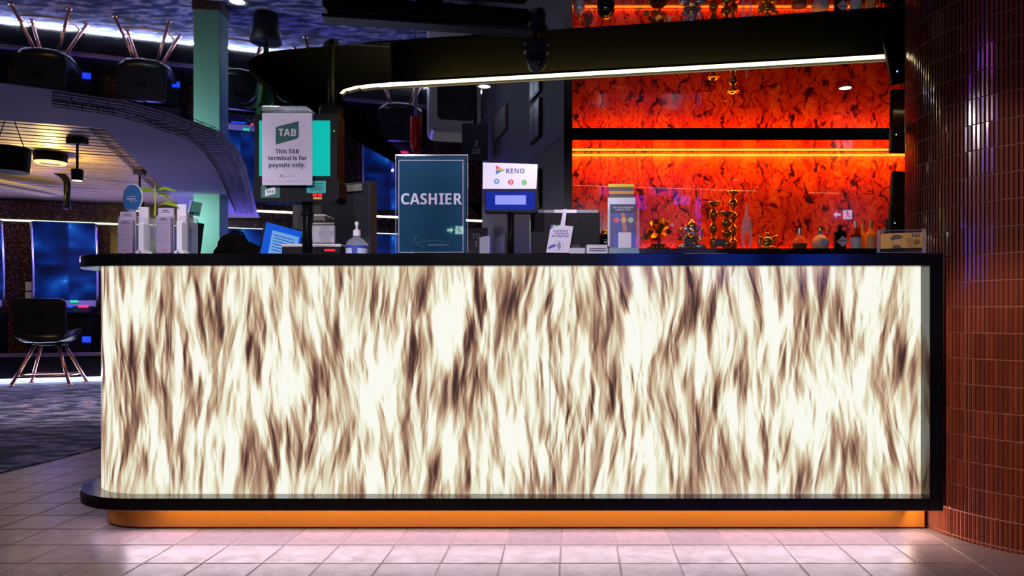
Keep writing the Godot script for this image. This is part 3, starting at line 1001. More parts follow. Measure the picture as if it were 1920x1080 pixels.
func gaming_floor() -> void:
	# mosaic wall with a lit line
	var w := shape()
	var c := bank(4.5, -30)
	w.quad(bank(-2.6, -1.0, 0), bank(11.5, -1.0, 0), bank(11.5, -1.0, 2.44), bank(-2.6, -1.0, 2.44), c, Vector2(0, 2.44 / 1.28), Vector2(14.1 / 2.56, 2.44 / 1.28), Vector2(14.1 / 2.56, 0), Vector2(0, 0))
	bank_box(-2.6, 11.5, -1.02, -1.15, 0, 2.48, 0.0, w)
	var ww := struct("wall_mosaic", w, M.mosaic, "wall of tiny copper and brown mosaic behind the gaming machines", "wall")
	obj("led_strip", bank_box(-2.6, 11.5, -0.985, -0.999, 2.16, 2.185, 0.0), M.led_green, ww)
	for s in [-1.0, 2.0, 5.0, 8.0]:
		area("wall_led_light", bank(s, -0.95, 2.17), Vector3(GN.x, -0.6, -GN.y), Vector3(GD.x, 0, -GD.y), Vector2(3.0, 0.03), Color(1.0, 0.92, 0.7), 0.5)
	# plinth under the bank, lit along the floor
	var p := thing("machine_plinth", "long black plinth under the gaming machines with white light along the floor", "plinth", bank(4.5, -0.5))
	p.set_meta("kind", "structure")
	obj("box", bank_box(-2.6, 11.5, -0.98, 0.0, 0.05, 0.33), M.black_plastic, p)
	obj("foot_rail", bank_box(-2.6, 11.5, -0.02, 0.05, 0.33, 0.37), mat(rgb(120, 104, 112), 0.4), p)
	obj("led_strip", bank_box(-2.6, 11.5, -0.10, -0.06, 0.008, 0.048, 0.0), M.led_cool, p)
	for s in [-1.0, 2.0, 5.0, 8.0]:
		area("plinth_led_light", bank(s, 0.02, 0.04), Vector3(GN.x, -0.1, -GN.y), Vector3(GD.x, 0, -GD.y), Vector2(3.0, 0.03), COOL, 2.2)
	# machines and stools
	var m0 := make_machine()
	var s0 := make_stool()
	var tells := ["at the bank's open end", "behind the black stool", "by the white brochure holders", "by the teal column", "beside the potted palm", "past the potted palm"]
	var first := true
	for k in [-1, 0, 1, 2, 3, 4]:
		var s: float = 0.578 + 1.075 * k
		var where := bank(s, -0.45, 0.331)
		var m: Node3D = m0
		if first:
			m0.position = where
			m0.rotation.y = TURN
		else:
			m = copy_of(m0, where, TURN)
		m.set_meta("label", "gaming machine with a tall blue screen and silver sides, " + tells[k + 1])
		omni("screen_glow", bank(s, 0.05, 1.6), rgb(120, 110, 255), 0.6, 0.01)
		where = bank(s + 0.07, 0.42, 0.0075)
		var turn: float = TURN + PI + [0.1, -0.13, -0.1, 0.1, 0.25, -0.2][k + 1]
		var st: Node3D = s0
		if first:
			s0.position = where
			s0.rotation.y = turn
		else:
			st = copy_of(s0, where, turn)
		st.set_meta("label", "black leather gaming stool with rose gold legs, " + ["at the bank's open end", "turned aside before the tall blue screen", "second along from the open carpet", "before the machine by the teal column", "before the machine beside the palm", "before the machine past the palm"][k + 1])
		first = false
	# white service cards on the mosaic beside the first machine
	tag(obj("wall_card", bank_box(0.0, 0.14, -0.985, -0.995, 1.2, 1.32, 0.002), M.white), "white card on the mosaic wall, upper of two", "card", "white cards on the mosaic wall")
	tag(obj("wall_card", bank_box(0.0, 0.14, -0.985, -0.995, 1.06, 1.18, 0.002), M.white), "white card on the mosaic wall, lower of two", "card", "white cards on the mosaic wall")
	# teal column
	var q := at(396, 475, 9.1)
	var col := thing("teal_column", "square column painted teal green with a dark skirting", "column", Vector3(q.x, 0, q.z))
	col.set_meta("kind", "structure")
	obj("shaft", shape().box(Vector3(q.x, 1.28, q.z), Vector3(0.30, 2.46, 0.30), 0.004, Basis(Vector3.UP, 0.12)), M.teal_paint, col)
	obj("skirting", shape().box(Vector3(q.x, 0.065, q.z), Vector3(0.325, 0.115, 0.325), 0.004, Basis(Vector3.UP, 0.12)), mat(rgb(70, 48, 42), 0.5), col)
	# potted palm beside it
	var pp := Vector3(-3.85, 0.0075, -9.35)
	var pot := thing("potted_palm", "leafy green palm in a round pot beside the teal column", "plant", pp)
	obj("pot", shape().smooth().lathe([Vector2(0, 0), Vector2(0.14, 0), Vector2(0.19, 0.36), Vector2(0.175, 0.36), Vector2(0.165, 0.32), Vector2(0, 0.32)], pp, 24), mat(rgb(22, 20, 22), 0.5), pot)
	var leaf := mat(rgb(40, 104, 52), 0.5)
	leaf.backlight_enabled = true
	leaf.backlight = Color(0.1, 0.25, 0.08)
	for i in 16:
		var a := TAU * i / 16.0 * 2.62
		var top := 1.05 + 0.5 * rng.randf()
		var reach := 0.08 + 0.16 * rng.randf()
		var d := Vector3(cos(a), 0, sin(a))
		var side := Vector3(-d.z, 0, d.x)
		var sh := shape()
		var last := []
		for j in 9:
			var t := j / 8.0
			var m := pp + Vector3(0, 0.32 + (top - 0.32) * sin(t * 1.75) / sin(1.75) * minf(1.0, t * 1.6) , 0) + d * reach * t * t * 1.5
			var wd := 0.035 * sin(PI * clampf(t * 0.95 + 0.05, 0, 1)) + 0.003
			var l := m + side * wd + Vector3(0, -wd * 0.3, 0)
			var r := m - side * wd + Vector3(0, -wd * 0.3, 0)
			if last:
				sh.quad(last[0], last[1], m, l, m - d - Vector3.UP)
				sh.quad(last[1], last[2], r, m, m - d - Vector3.UP)
			last = [l, m, r]
		obj("leaf", sh, leaf, pot)
	# coin machine, seen only in the bulkhead's mirror, and an extinguisher
	var kq := Vector3(-1.45, 0.0075, -9.3)
	var kk := thing("change_machine", "rounded grey change machine with a dark inset, mirrored in the bulkhead", "machine", kq)
	obj("body", shape().plate(rrect(0.62, 1.3, 0.09), 0.5, Transform3D(Basis(Vector3.UP, 0.25), kq + Vector3(0, 0.65, 0.2))), M.light_grey, kk)
	obj("inset", shape().plate(rrect(0.44, 0.6, 0.06), 0.03, Transform3D(Basis(Vector3.UP, 0.25), kq + Vector3(0.005, 0.85, 0.212))), M.dark_grey, kk)
	var fe := Vector3(-1.95, 0.0075, -9.2)
	var ex := thing("fire_extinguisher", "red fire extinguisher on a slim stand, mirrored in the bulkhead", "extinguisher", fe)
	obj("stand", shape().smooth().tube([fe + Vector3(0, 0.0, 0), fe + Vector3(0, 1.1, 0)], 0.02, 8), M.steel, ex)
	obj("cylinder", shape().smooth().lathe([Vector2(0, 1.08), Vector2(0.06, 1.08), Vector2(0.07, 1.12), Vector2(0.07, 1.44), Vector2(0.05, 1.5), Vector2(0.015, 1.53), Vector2(0.015, 1.58), Vector2(0, 1.58)], fe, 18), mat(rgb(200, 24, 24), 0.3), ex)
	# dark sign board with white letters far behind the counter
	var sb := at(890, 470, 8.2)
	var sg := thing("direction_sign", "dark blue sign with white letters partly hidden behind the small display stand", "sign", Vector3(sb.x, 0.0075, sb.z))
	obj("board", shape().span(Vector3(sb.x - 0.14, 1.42, sb.z - 0.02), Vector3(sb.x + 0.14, 1.82, sb.z), 0.003), mat(rgb(14, 30, 74), 0.4), sg)
	obj("post", shape().span(Vector3(sb.x - 0.02, 0.0075, sb.z - 0.05), Vector3(sb.x + 0.02, 1.7, sb.z - 0.021), 0.003), M.black, sg)
	text("TO", at(893, 443, 8.199) + Vector3(0, 0, 0.002), 0.055, M.white, sg)
	text("S", at(893, 457, 8.199) + Vector3(0, 0, 0.002), 0.06, M.white, sg)

# ---------------------------------------------------------------- what hangs overhead
func wire_tray(called: String, label: String, path: Array, side: Array, up: float, step := 0.07) -> void:
	var mid: Vector3 = path[path.size() / 2]
	var t := thing(called, label, "cable tray", mid)
	var wires := shape()
	for e in [[-1.0, up], [-1.0, up * 0.5], [-1.0, 0.0], [-0.35, 0.0], [0.35, 0.0], [1.0, 0.0], [1.0, up * 0.5], [1.0, up]]:
		var pts := []
		for i in path.size():
			pts.append(path[i] + side[i] * e[0] + Vector3(0, e[1], 0))
		wires.tube(pts, 0.0028, 4)
	obj("long_wires", wires, M.dark_grey, t)
	var cross := shape()
	for i in path.size() - 1:
		var n := maxi(1, int(path[i].distance_to(path[i + 1]) / step))
		for k in n:
			var p: Vector3 = path[i].lerp(path[i + 1], float(k) / n)
			var s: Vector3 = side[i].lerp(side[i + 1], float(k) / n)
			cross.tube([p - s + Vector3(0, up, 0), p - s, p + s, p + s + Vector3(0, up, 0)], 0.0026, 4)
	obj("cross_wires", cross, M.dark_grey, t)

func overhead() -> void:
	# timber slats above the gaming floor
	var cl := Node3D.new()
	cl.name = "ceiling_slats"
	cl.set_meta("kind", "structure")
	cl.set_meta("label", "ceiling of pale timber slats above the gaming machines")
	cl.set_meta("category", "ceiling")
	add_child(cl)
	obj("backing", bank_box(-3.0, 2.2, -1.0, 4.86, 2.52, 2.56, 0.0), M.black_matt, cl)
	for k in 39:
		var o := 4.8 - 0.15 * k
		var sl := obj("slat", bank_box(-2.6, 2.12, o, o - 0.108, 2.48, 2.487, 0.001), M.wood, cl)
		sl.position.y += rng.randf_range(-0.002, 0.002)
	# plaster soffit round the slats
	var p := PackedVector2Array()
	for v in soffit_arc():
		if v.x > -9.0:
			p.append(v)
	for so in [[2.1, -1.0], [2.1, 4.8], [-0.9, 4.8]]:
		var b := bank(so[0], so[1])
		p.append(Vector2(b.x, -b.z))
	var inner := PackedVector2Array(p)
	struct("ceiling_soffit", shape().slab(inner, CEIL - 0.002, 2.52), M.plaster, "plaster soffit with purple light put into its colour, curving between the mirror ceiling and the timber slats", "ceiling")
	# wire trays
	var path := []
	var side := []
	for k in 12:
		path.append(bank(1.98, 4.6 - k * 0.36, 2.40))
		side.append(Vector3(GD.x, 0, -GD.y) * 0.09)
	wire_tray("wire_cable_tray", "wire mesh cable tray along the edge of the timber slats", path, side, 0.05)
	path = []
	side = []
	var arc := soffit_arc()
	for i in range(5, 14):
		var a: Vector2 = arc[i]
		var d: Vector2 = (arc[i + 1] - arc[i - 1]).normalized()
		var n := Vector2(-d.y, d.x)
		if n.x > 0:
			n = -n
		var m := a + n * 0.16
		path.append(Vector3(m.x, 2.265, -m.y))
		side.append(Vector3(n.x, 0, -n.y) * 0.11)
	wire_tray("wire_cable_tray", "wire mesh cable tray curving along the plaster soffit", path, side, 0.04, 0.09)
	# ring lamp on the slats
	var q := Vector3(-5.24, 2.48, -7.5)
	var rl := thing("ring_lamp", "black drum lamp with a glowing ring on the timber slats", "lamp", q)
	obj("drum", shape().smooth(false).lathe([Vector2(0, -0.10), Vector2(0.11, -0.10), Vector2(0.14, -0.085), Vector2(0.15, 0.0), Vector2(0, 0.0)], q, 32), M.black_plastic, rl)
	obj("light_ring", shape().lathe([Vector2(0.095, -0.108), Vector2(0.128, -0.104), Vector2(0.14, -0.086)], q, 32), glow(Color(1.0, 0.86, 0.55), 1.6), rl)
	omni("ring_lamp_light", q + Vector3(0, -0.2, 0), Color(1.0, 0.84, 0.4), 0.8, 0.03, rl)
	# spots on stems
	var k := 0
	for sp in [[145.0, 258.0, 0.29], [262.0, 318.0, 0.36]]:
		var z: float = 1.6 * F / (588.0 - sp[1])
		var b := at(sp[0], sp[1], z)
		b.y = 2.479
		var t := thing("stem_spotlight", ["black spotlight on a stem under the slats, before the ring lamp", "black spotlight on a stem under the slats, above the lime green plant"][k], "spotlight", b)
		obj("mount", shape().box(b - Vector3(0, 0.03, 0), Vector3(0.16 - 0.05 * k, 0.06, 0.08), 0.004), M.black, t)
		obj("stem", shape().smooth().tube([b - Vector3(0, 0.06, 0), b - Vector3(0, sp[2], 0)], 0.011, 8), M.black, t)
		obj("can", shape().smooth(false).lathe([Vector2(0, -sp[2] - 0.10), Vector2(0.045, -sp[2] - 0.10), Vector2(0.05, -sp[2] + 0.0), Vector2(0, -sp[2] + 0.01)], b, 20), M.black, t)
		obj("lamp_face", shape().lathe([Vector2(0, -sp[2] - 0.102), Vector2(0.04, -sp[2] - 0.102), Vector2(0.04, -sp[2] - 0.1)], b, 20), M.lamp_white, t)
		if k == 0:
			spot("stem_spot_light", b - Vector3(0, sp[2] + 0.12, 0), Vector3(0.1, -1, -0.15), Color(1.0, 0.9, 0.8), 2.0, 40.0, t)
		else:
			spot("stem_spot_light", b - Vector3(0, sp[2] + 0.12, 0), Vector3(0.27, -0.38, -0.9), Color(0.84, 0.95, 1.0), 1.4, 62.0, t)
		k += 1
	# hanging black drum speaker, curved pipe and perforated reflector at the left edge
	var dq := at(18, 300, 6.2)
	var ds := thing("hanging_drum", "black drum speaker hanging on cables at the end of the slats", "speaker", dq)
	obj("drum", shape().smooth(false).lathe([Vector2(0, -0.1), Vector2(0.14, -0.1), Vector2(0.15, 0.1), Vector2(0, 0.1)], dq, 28), M.black_plastic, ds)
	for sx in [-0.12, 0.12]:
		obj("cable", shape().tube([dq + Vector3(sx, 0.1, 0), dq + Vector3(sx * 0.3, 2.48 - dq.y, 0)], 0.004, 5), M.black, ds)
	var pipe := []
	for i in 13:
		var a := PI * 0.5 * i / 12
		pipe.append(at(48 + 78 * sin(a), 345 - 34 * cos(a), 8.6))
	pipe.append(at(126, 392, 8.6))
	var pi0 := thing("curved_pipe", "black curved pipe bending down towards the mosaic wall", "pipe", pipe[6])
	obj("pipe", shape().smooth().tube(pipe, 0.035, 10), M.black, pi0)
	obj("bracket", shape().tube([pipe[0], Vector3(pipe[0].x, 2.48, pipe[0].z)], 0.008, 6), M.black, pi0)
	var rf := thing("perforated_reflector", "cream perforated metal reflector glowing warmly beside the curved pipe", "lamp", at(40, 350, 8.9))
	obj("sheet", shape().bar(at(-60, 334, 8.4), at(112, 366, 9.3), 0.5, 0.012, 0.0), mat(rgb(214, 196, 120), 0.6), rf)
	var pf := mat(rgb(120, 104, 60), 0.6)
	var holes := shape()
	for i in 30:
		for j in 7:
			var a := at(-60, 334, 8.4).lerp(at(112, 366, 9.3), (i + 0.5 + 0.25 * (j % 2)) / 30.5)
			holes.ball(a + Vector3(0.0, -0.008, (j - 3) * 0.065), Vector3(0.014, 0.003, 0.02), 6)
	var hs := obj("perforations", holes, pf, rf)
	hs.set_meta("kind", "stuff")
	omni("reflector_light", at(40, 390, 8.2), Color(1.0, 0.86, 0.45), 0.3, 0.03, rf)
	# dome cameras in the recess
	for d in [[1005.0, 58.0, 3.93, 1.0, "black turret security camera hanging before the glowing edge"], [621.0, 182.0, 4.75, 1.12, "grey-green dome camera on a long pole behind the betting terminal"]]:
		var z: float = d[2]
		var b := at(d[0], d[1], z)
		var s: float = d[3]
		var shade := mat(rgb(74, 76, 76) if s < 1.1 else rgb(120, 124, 92), 0.4)
		var t := thing("security_camera", d[4], "camera", b)
		obj("pole", shape().smooth().tube([Vector3(b.x, 2.86, b.z), b - Vector3(0, 0.045 * s, 0)], 0.017 * s, 12), shade, t)
		obj("collar", shape().smooth(false).lathe([Vector2(0, -0.125 * s), Vector2(0.058 * s, -0.125 * s), Vector2(0.066 * s, -0.115 * s), Vector2(0.067 * s, -0.085 * s), Vector2(0.062 * s, -0.08 * s), Vector2(0.066 * s, -0.075 * s), Vector2(0.062 * s, -0.055 * s), Vector2(0.02 * s, -0.042 * s), Vector2(0, -0.042 * s)], b, 32), shade, t)
		obj("housing", shape().smooth().lathe([Vector2(0, -0.215 * s), Vector2(0.022 * s, -0.212 * s), Vector2(0.038 * s, -0.2 * s), Vector2(0.05 * s, -0.165 * s), Vector2(0.057 * s, -0.125 * s), Vector2(0, -0.125 * s)], b, 28), shade, t)
		var eye := b + Vector3(0.02 * s, -0.178 * s, 0.024 * s)
		obj("eyeball", shape().smooth().ball(eye, Vector3(0.034, 0.036, 0.034) * s, 20), shade, t)
		obj("lens", shape().smooth().lathe([Vector2(0, 0.03), Vector2(0.014, 0.03), Vector2(0.017, 0.034), Vector2(0.014, 0.037), Vector2(0, 0.033)], eye, 16, Basis(Vector3.RIGHT, PI / 2 + 0.2) * Basis.from_scale(Vector3(s, s, s))), M.black, t)
	# louvred grille inside the recess
	var gq := Vector3(-1.3, 2.72, -5.0)
	var g := thing("air_grille", "dark louvred air grille inside the recess above the counter's rounded end", "grille", gq)
	for i in 5:
		obj("louvre", shape().box(gq + Vector3(0, 0.05 - 0.026 * i, 0.0), Vector3(1.1, 0.006, 0.03), 0.001, Basis(Vector3.UP, 0.16)), M.dark_grey, g)
	for i in 9:
		obj("rib", shape().box(gq + Basis(Vector3.UP, 0.16) * Vector3(-0.52 + 0.13 * i, 0.0, 0.0), Vector3(0.006, 0.12, 0.03), 0.001, Basis(Vector3.UP, 0.16)), M.dark_grey, g)
	obj("hanger", shape().span(gq + Vector3(-0.02, 0.055, -0.02), gq + Vector3(0.02, 0.14, 0.02), 0.001), M.dark_grey, g)
	# television hung under the mirror ceiling, its lower edge in view
	var ta := Vector3(-1.12, 2.24, -3.33)
	var tb := Vector3(-0.2, 2.24, -3.5)
	var tv := thing("hanging_television", "black television hung under the mirror ceiling, lower edge showing", "television", (ta + tb) / 2)
	var tdir := (tb - ta).normalized()
	var tx := Basis(tdir, Vector3.UP, tdir.cross(Vector3.UP))
	obj("casing", shape().box((ta + tb) / 2, Vector3(0.92, 0.07, 0.16), 0.02, tx), M.black_plastic, tv)
	obj("lip", shape().box((ta + tb) / 2 - Vector3(0, 0.04, 0) - tx.z * 0.03, Vector3(0.94, 0.014, 0.10), 0.004, tx), M.dark_grey, tv)
	obj("bracket", shape().box((ta + tb) / 2 + Vector3(0, 0.0525, 0), Vector3(0.12, 0.034, 0.08), 0.004, tx), M.black, tv)
	# screens on the bar's right side
	for v in [[3.6, 2.285, 1.985, 1.456, 0.16, -0.2, "black bar screen just under the mirror ceiling, uppermost beside the tiled column"], [4.3, 2.18, 1.79, 1.806, 0.5, 0.03, "black bar screen between two others beside the tiled column"], [4.5, 1.745, 1.25, 1.885, 0.5, 0.06, "black bar screen behind the framed gold note, lowest of three"]]:
		var c := Vector3(v[3] + v[4] / 2 + (0.035 if v[0] < 4.0 else 0.0), (v[1] + v[2]) / 2 - 0.01, -v[0])
		var t := thing("bar_screen", v[6], "screen", c)
		var b := Basis(Vector3.FORWARD, v[5])
		obj("casing", shape().box(c, Vector3(v[4], v[1] - v[2] - 0.03, 0.03), 0.004, b), M.black_plastic, t)
		obj("display", shape().box(c + b.z * 0.0155, Vector3(v[4] - 0.02, v[1] - v[2] - 0.05, 0.002), 0.0, b), mat(rgb(8, 8, 12), 0.08), t)
		obj("standby_light", shape().ball(c + b * Vector3(-v[4] / 2 + 0.03, -0.08, 0.018), Vector3(0.004, 0.004, 0.003), 8), glow(rgb(120, 170, 255), 3.0), t)
		obj("arm", shape().bar(c - b.z * 0.016, c - b.z * 0.016 + Vector3(0.0 if v[0] < 4.0 else 2.8 - c.x, 0.0, -0.1), 0.04, 0.05, 0.003), M.black, t)
	struct("wall_bar_end", shape().span(Vector3(2.8, 0, -5.3), Vector3(2.9, BULK - 0.001, -3.76), 0.0), M.black_matt, "black end wall of the bar behind the tiled column", "wall")

# ---------------------------------------------------------------- what stands on the counter and on the desk behind it
const TOP := 1.115
const DESK := 0.96

# flat piece whose front face fills that part of the photograph at distance z
func sheet(x0: float, y0: float, x1: float, y1: float, z: float, t := 0.004, r := 0.001) -> Sh:
	var a := at(x0, y0, z)
	var b := at(x1, y1, z)
	return shape().span(Vector3(a.x, b.y, a.z - t), Vector3(b.x, a.y, a.z), r)

func outline(pts: Array, z: float, t: float) -> Sh:
	var p := PackedVector2Array()
	for v in pts:
		var w := at(v[0], v[1], z)
		p.append(Vector2(w.x, w.y))
	return shape().plate(p, t, Transform3D(Basis(), Vector3(0, 0, -z)))

func disc(px: float, py: float, r: float, z: float, t := 0.001) -> Sh:
	var w := at(px, py, z)
	return shape().plate(oval(w.x, w.y, r * z / F, r * z / F, 20), t, Transform3D(Basis(), Vector3(0, 0, -z)))

func foot(px: float, z: float, y := TOP) -> Vector3:
	return Vector3((px - 1078.0) * z / F, y, -z)

func counter_things() -> void:
	var green := mat(rgb(12, 108, 88), 0.5)
	var teal := mat(rgb(8, 74, 82), 0.4)
	var navy := mat(rgb(16, 24, 78), 0.5)
	var ink := mat(rgb(20, 28, 70), 0.6)
	# ---- betting terminal with its hanging notice
	var z := 3.36
	var t := thing("betting_terminal", "black betting terminal on a pole with a glowing teal screen", "terminal", foot(576, z))
	var body := outline([[477, 214], [632, 214], [632, 334], [636, 342], [636, 370], [630, 378], [484, 378], [475, 370], [475, 342], [477, 334]], z, 0.11)
	obj("housing", body, M.black_plastic, t)
	obj("screen", sheet(486, 226, 619, 330, z - 0.001, 0.003, 0.0), glow(rgb(0, 200, 190), 0.85), t)
	obj("side_panel", shape().span(at(632.5, 214, z + 0.004), at(636, 376, z + 0.10), 0.001), mat(rgb(40, 30, 30), 0.6), t)
	var tl := obj("brand_sticker", sheet(489.5, 348, 524.7, 370.5, z - 0.001, 0.002, 0.0), green, t)
	obj("flag", outline([[497, 356], [516, 350], [516, 363], [497, 368]], z - 0.0025, 0.001), M.white, tl)
	text("TAB", at(506.5, 359.3, z - 0.0028), 0.0105, green, tl, true, 0.034)
	var st := obj("notice_sticker", sheet(575, 339, 611, 362, z - 0.001, 0.002, 0.0), mat(rgb(40, 178, 166), 0.6), t)
	for i in 4:
		obj("print_line", sheet(580, 343 + i * 4, 606 - 3 * (i % 2), 344.4 + i * 4, z - 0.0032, 0.0006, 0.0), teal, st)
	for i in 2:
		obj("indicator_light", sheet(586 + i * 10, 363, 594 + i * 10, 368, z - 0.001, 0.003, 0.001), glow(rgb(255, 30, 20), 1.6), t)
	obj("lock", sheet(587, 369.5, 604, 374, z - 0.001, 0.004, 0.001), mat(rgb(170, 130, 70), 0.35, 0.8), t)
	obj("power_light", shape().ball(at(626.5, 245.5, z - 0.001), Vector3(0.003, 0.003, 0.002), 8), glow(rgb(60, 255, 60), 1.5), t)
	obj("pole", shape().smooth().tube([foot(576, z + 0.05) , at(576, 379, z + 0.05)], 0.021, 16), M.black, t)
	obj("cable_clip", shape().smooth().lathe([Vector2(0.021, -0.008), Vector2(0.028, -0.008), Vector2(0.028, 0.008), Vector2(0.021, 0.008)], at(576, 402, z + 0.05), 16), M.black_plastic, t)
	obj("cable", shape().smooth().tube([at(584, 379, z + 0.03), at(587, 400, z + 0.04), at(583, 430, z + 0.05), at(585, 470, z + 0.05)], 0.004, 6), M.black, t)
	obj("foot_plate", shape().smooth(false).lathe([Vector2(0, 0), Vector2(0.08, 0), Vector2(0.075, 0.012), Vector2(0, 0.014)], foot(576, z + 0.05), 28), M.black, t)
	z = 3.33
	var n := thing("payout_notice", "pale lilac payouts notice in an acrylic holder hung on the betting terminal", "notice", at(539, 348, z))
	obj("paper", sheet(491.5, 212, 585.5, 347, z, 0.001, 0.0), M.paper, n)
	var ac := outline([[490, 208], [590, 208], [586.5, 348.5], [490, 348.5]], z - 0.004, 0.003)
	obj("holder", ac, M.acrylic, n)
	obj("holder_fold", shape().span(at(490, 207, z - 0.004), at(590, 210.5, z + 0.1), 0.001), M.acrylic_edge, n)
	var lg := obj("flag", outline([[517, 240], [520, 237.2], [560, 227], [560, 256], [557, 260], [517, 271]], z - 0.001, 0.0008), mat(rgb(8, 92, 84), 0.6), n)
	text("TAB", at(539, 248.6, z - 0.0022), 0.031, M.paper, lg, true, 0.078)
	text("This TAB", at(538.8, 283.9, z - 0.0015), 0.0195, ink, n, true, 0.103)
	text("terminal is for", at(538.8, 296.4, z - 0.0015), 0.0195, ink, n, true, 0.171)
	text("payouts only.", at(538, 309.6, z - 0.0015), 0.0195, ink, n, true, 0.16)
	obj("signature", shape().tube([at(524, 334, z - 0.0015), at(527, 327, z - 0.0015), at(525, 331, z - 0.0015), at(531, 327.5, z - 0.0015), at(528, 331, z - 0.0015), at(534, 333.5, z - 0.0015), at(540, 330, z - 0.0015), at(551, 330.5, z - 0.0015)], 0.0006, 4), ink, n)
	obj("rule", sheet(496, 339.5, 581, 340, z - 0.0006, 0.0006, 0.0), mat(rgb(120, 120, 150), 0.6), n)
	# ---- screens and printers behind it
	z = 3.85
	t = thing("point_of_sale_monitor", "dark monitor seen from behind, right of the betting terminal pole", "monitor", foot(655, z, DESK))
	var ry := Basis(Vector3.UP, -0.35)
	var c := at(652, 412, z)
	obj("casing", shape().box(c, Vector3(0.30, 0.37, 0.05), 0.008, ry), mat(rgb(40, 44, 56), 0.4), t)
	obj("vent", shape().box(c + ry * Vector3(-0.01, 0.155, 0.028), Vector3(0.24, 0.035, 0.008), 0.002, ry), M.grey, t)
	obj("side_bezel", shape().box(c + ry * Vector3(0.152, 0, 0.0), Vector3(0.012, 0.372, 0.056), 0.003, ry), M.dark_grey, t)
	obj("stand", shape().span(Vector3(c.x - 0.03, DESK, c.z - 0.06), Vector3(c.x + 0.03, c.y, c.z - 0.03), 0.004), M.black_plastic, t)
	obj("foot", shape().span(Vector3(c.x - 0.1, DESK, c.z - 0.14), Vector3(c.x + 0.1, DESK + 0.015, c.z + 0.05), 0.004), M.black_plastic, t)
	z = 3.7
	t = thing("till_screen", "black till screen edge hanging behind the betting terminal pole", "screen", foot(600, 3.98, DESK))
	c = at(590, 418, 3.98)
	obj("casing", shape().box(c, Vector3(0.23, 0.23, 0.03), 0.006), M.dark_grey, t)
	obj("stand", shape().span(Vector3(c.x - 0.02, DESK, c.z - 0.04), Vector3(c.x + 0.02, c.y, c.z - 0.016), 0.003), M.black_plastic, t)
	t = thing("ticket_printer", "grey ticket printer with a sloped front behind the betting terminal pole", "printer", foot(608, z, DESK))
	obj("body", shape().span(foot(585, z - 0.05, DESK), at(632, 412, z + 0.10), 0.012), M.grey, t)
	obj("lid", shape().span(at(583, 415, z - 0.055), at(629, 409, z + 0.09), 0.006), M.light_grey, t)
	obj("front", shape().box(at(607, 437, z - 0.056), Vector3(0.112, 0.1, 0.012), 0.005), mat(rgb(150, 152, 164), 0.4), t)
	t = thing("receipt_printer", "low black receipt printer with pale rim under the betting terminal", "printer", foot(588, 3.58, DESK))
	obj("body", shape().span(foot(528, 3.57, DESK), at(648, 461, 3.635), 0.006), M.black_plastic, t)
	obj("rim", shape().span(at(528, 463, 3.568), at(648, 460, 3.638), 0.003), M.light_grey, t)
	obj("status_light", sheet(608, 467, 628, 471, 3.568, 0.004, 0.001), glow(rgb(255, 40, 60), 1.2), t)
	t = thing("tilted_tablet", "tilted blue glowing tablet screen on the desk left of the terminal pole", "tablet", foot(528, 3.75))
	var tp := Transform3D(Basis(Vector3.UP, 0.55) * Basis(Vector3.FORWARD, 0.22) * Basis(Vector3.RIGHT, -0.3), at(528, 455, 3.75))
	obj("casing", shape().plate(rrect(0.19, 0.19, 0.01), 0.014, tp), M.black_plastic, t)
	var ts := obj("screen", shape().plate(rrect(0.176, 0.176, 0.004), 0.001, tp.translated_local(Vector3(0, 0, 0.0012))), glow(rgb(20, 90, 220), 0.9), t)
	obj("page", shape().plate(rrect(0.13, 0.13, 0.002), 0.0006, tp.translated_local(Vector3(0.012, -0.012, 0.002))), glow(rgb(120, 180, 250), 0.8), ts)
	for i in 6:
		obj("text_row", shape().plate(rrect(0.10, 0.004, 0.0005), 0.0006, tp.translated_local(Vector3(0.008, 0.03 - 0.016 * i, 0.0028))), glow(rgb(30, 80, 180), 0.6), ts)
	obj("stand", shape().tube([at(530, 458, 3.77), foot(530, 3.8)], 0.012, 8), M.black_plastic, t)
	# ---- hand sanitiser
	z = 3.25
	var f := foot(669, z)
	t = thing("sanitiser_bottle", "clear pump bottle of hand sanitiser with a blue and white label", "bottle", f)
	var k := z / F
	obj("bottle", shape().smooth().lathe([Vector2(0, 0), Vector2(18 * k, 0), Vector2(20 * k, 2 * k), Vector2(20 * k, 27 * k), Vector2(17 * k, 34 * k), Vector2(9 * k, 40 * k), Vector2(6 * k, 42 * k), Vector2(6 * k, 45 * k), Vector2(0, 45 * k)], f, 28), clear(Color(0.85, 0.88, 0.95), 0.25, 0.08), t)
	obj("label", shape().smooth().lathe([Vector2(20.3 * k, 2.5 * k), Vector2(20.3 * k, 25 * k)], f, 28), mat(rgb(206, 210, 234), 0.4), t)
	obj("label_band", shape().smooth().lathe([Vector2(20.6 * k, 3 * k), Vector2(20.6 * k, 10 * k)], f, 28), mat(rgb(20, 70, 190), 0.4), t)
	obj("label_band", shape().smooth().lathe([Vector2(20.6 * k, 20 * k), Vector2(20.6 * k, 25 * k)], f, 28), mat(rgb(30, 80, 200), 0.4), t)
	obj("shield", shape().plate(PackedVector2Array([Vector2(-5.5 * k, 8 * k), Vector2(0, 11 * k), Vector2(5.5 * k, 8 * k), Vector2(5 * k, -4 * k), Vector2(0, -9 * k), Vector2(-5 * k, -4 * k)]), 0.001, Transform3D(Basis(), f + Vector3(0.004, 14 * k, 20.8 * k))), mat(rgb(24, 60, 150), 0.4), t)
	obj("collar", shape().smooth(false).lathe([Vector2(0, 44 * k), Vector2(7 * k, 44 * k), Vector2(7 * k, 54 * k), Vector2(4 * k, 56 * k), Vector2(0, 56 * k)], f, 20), M.white, t)
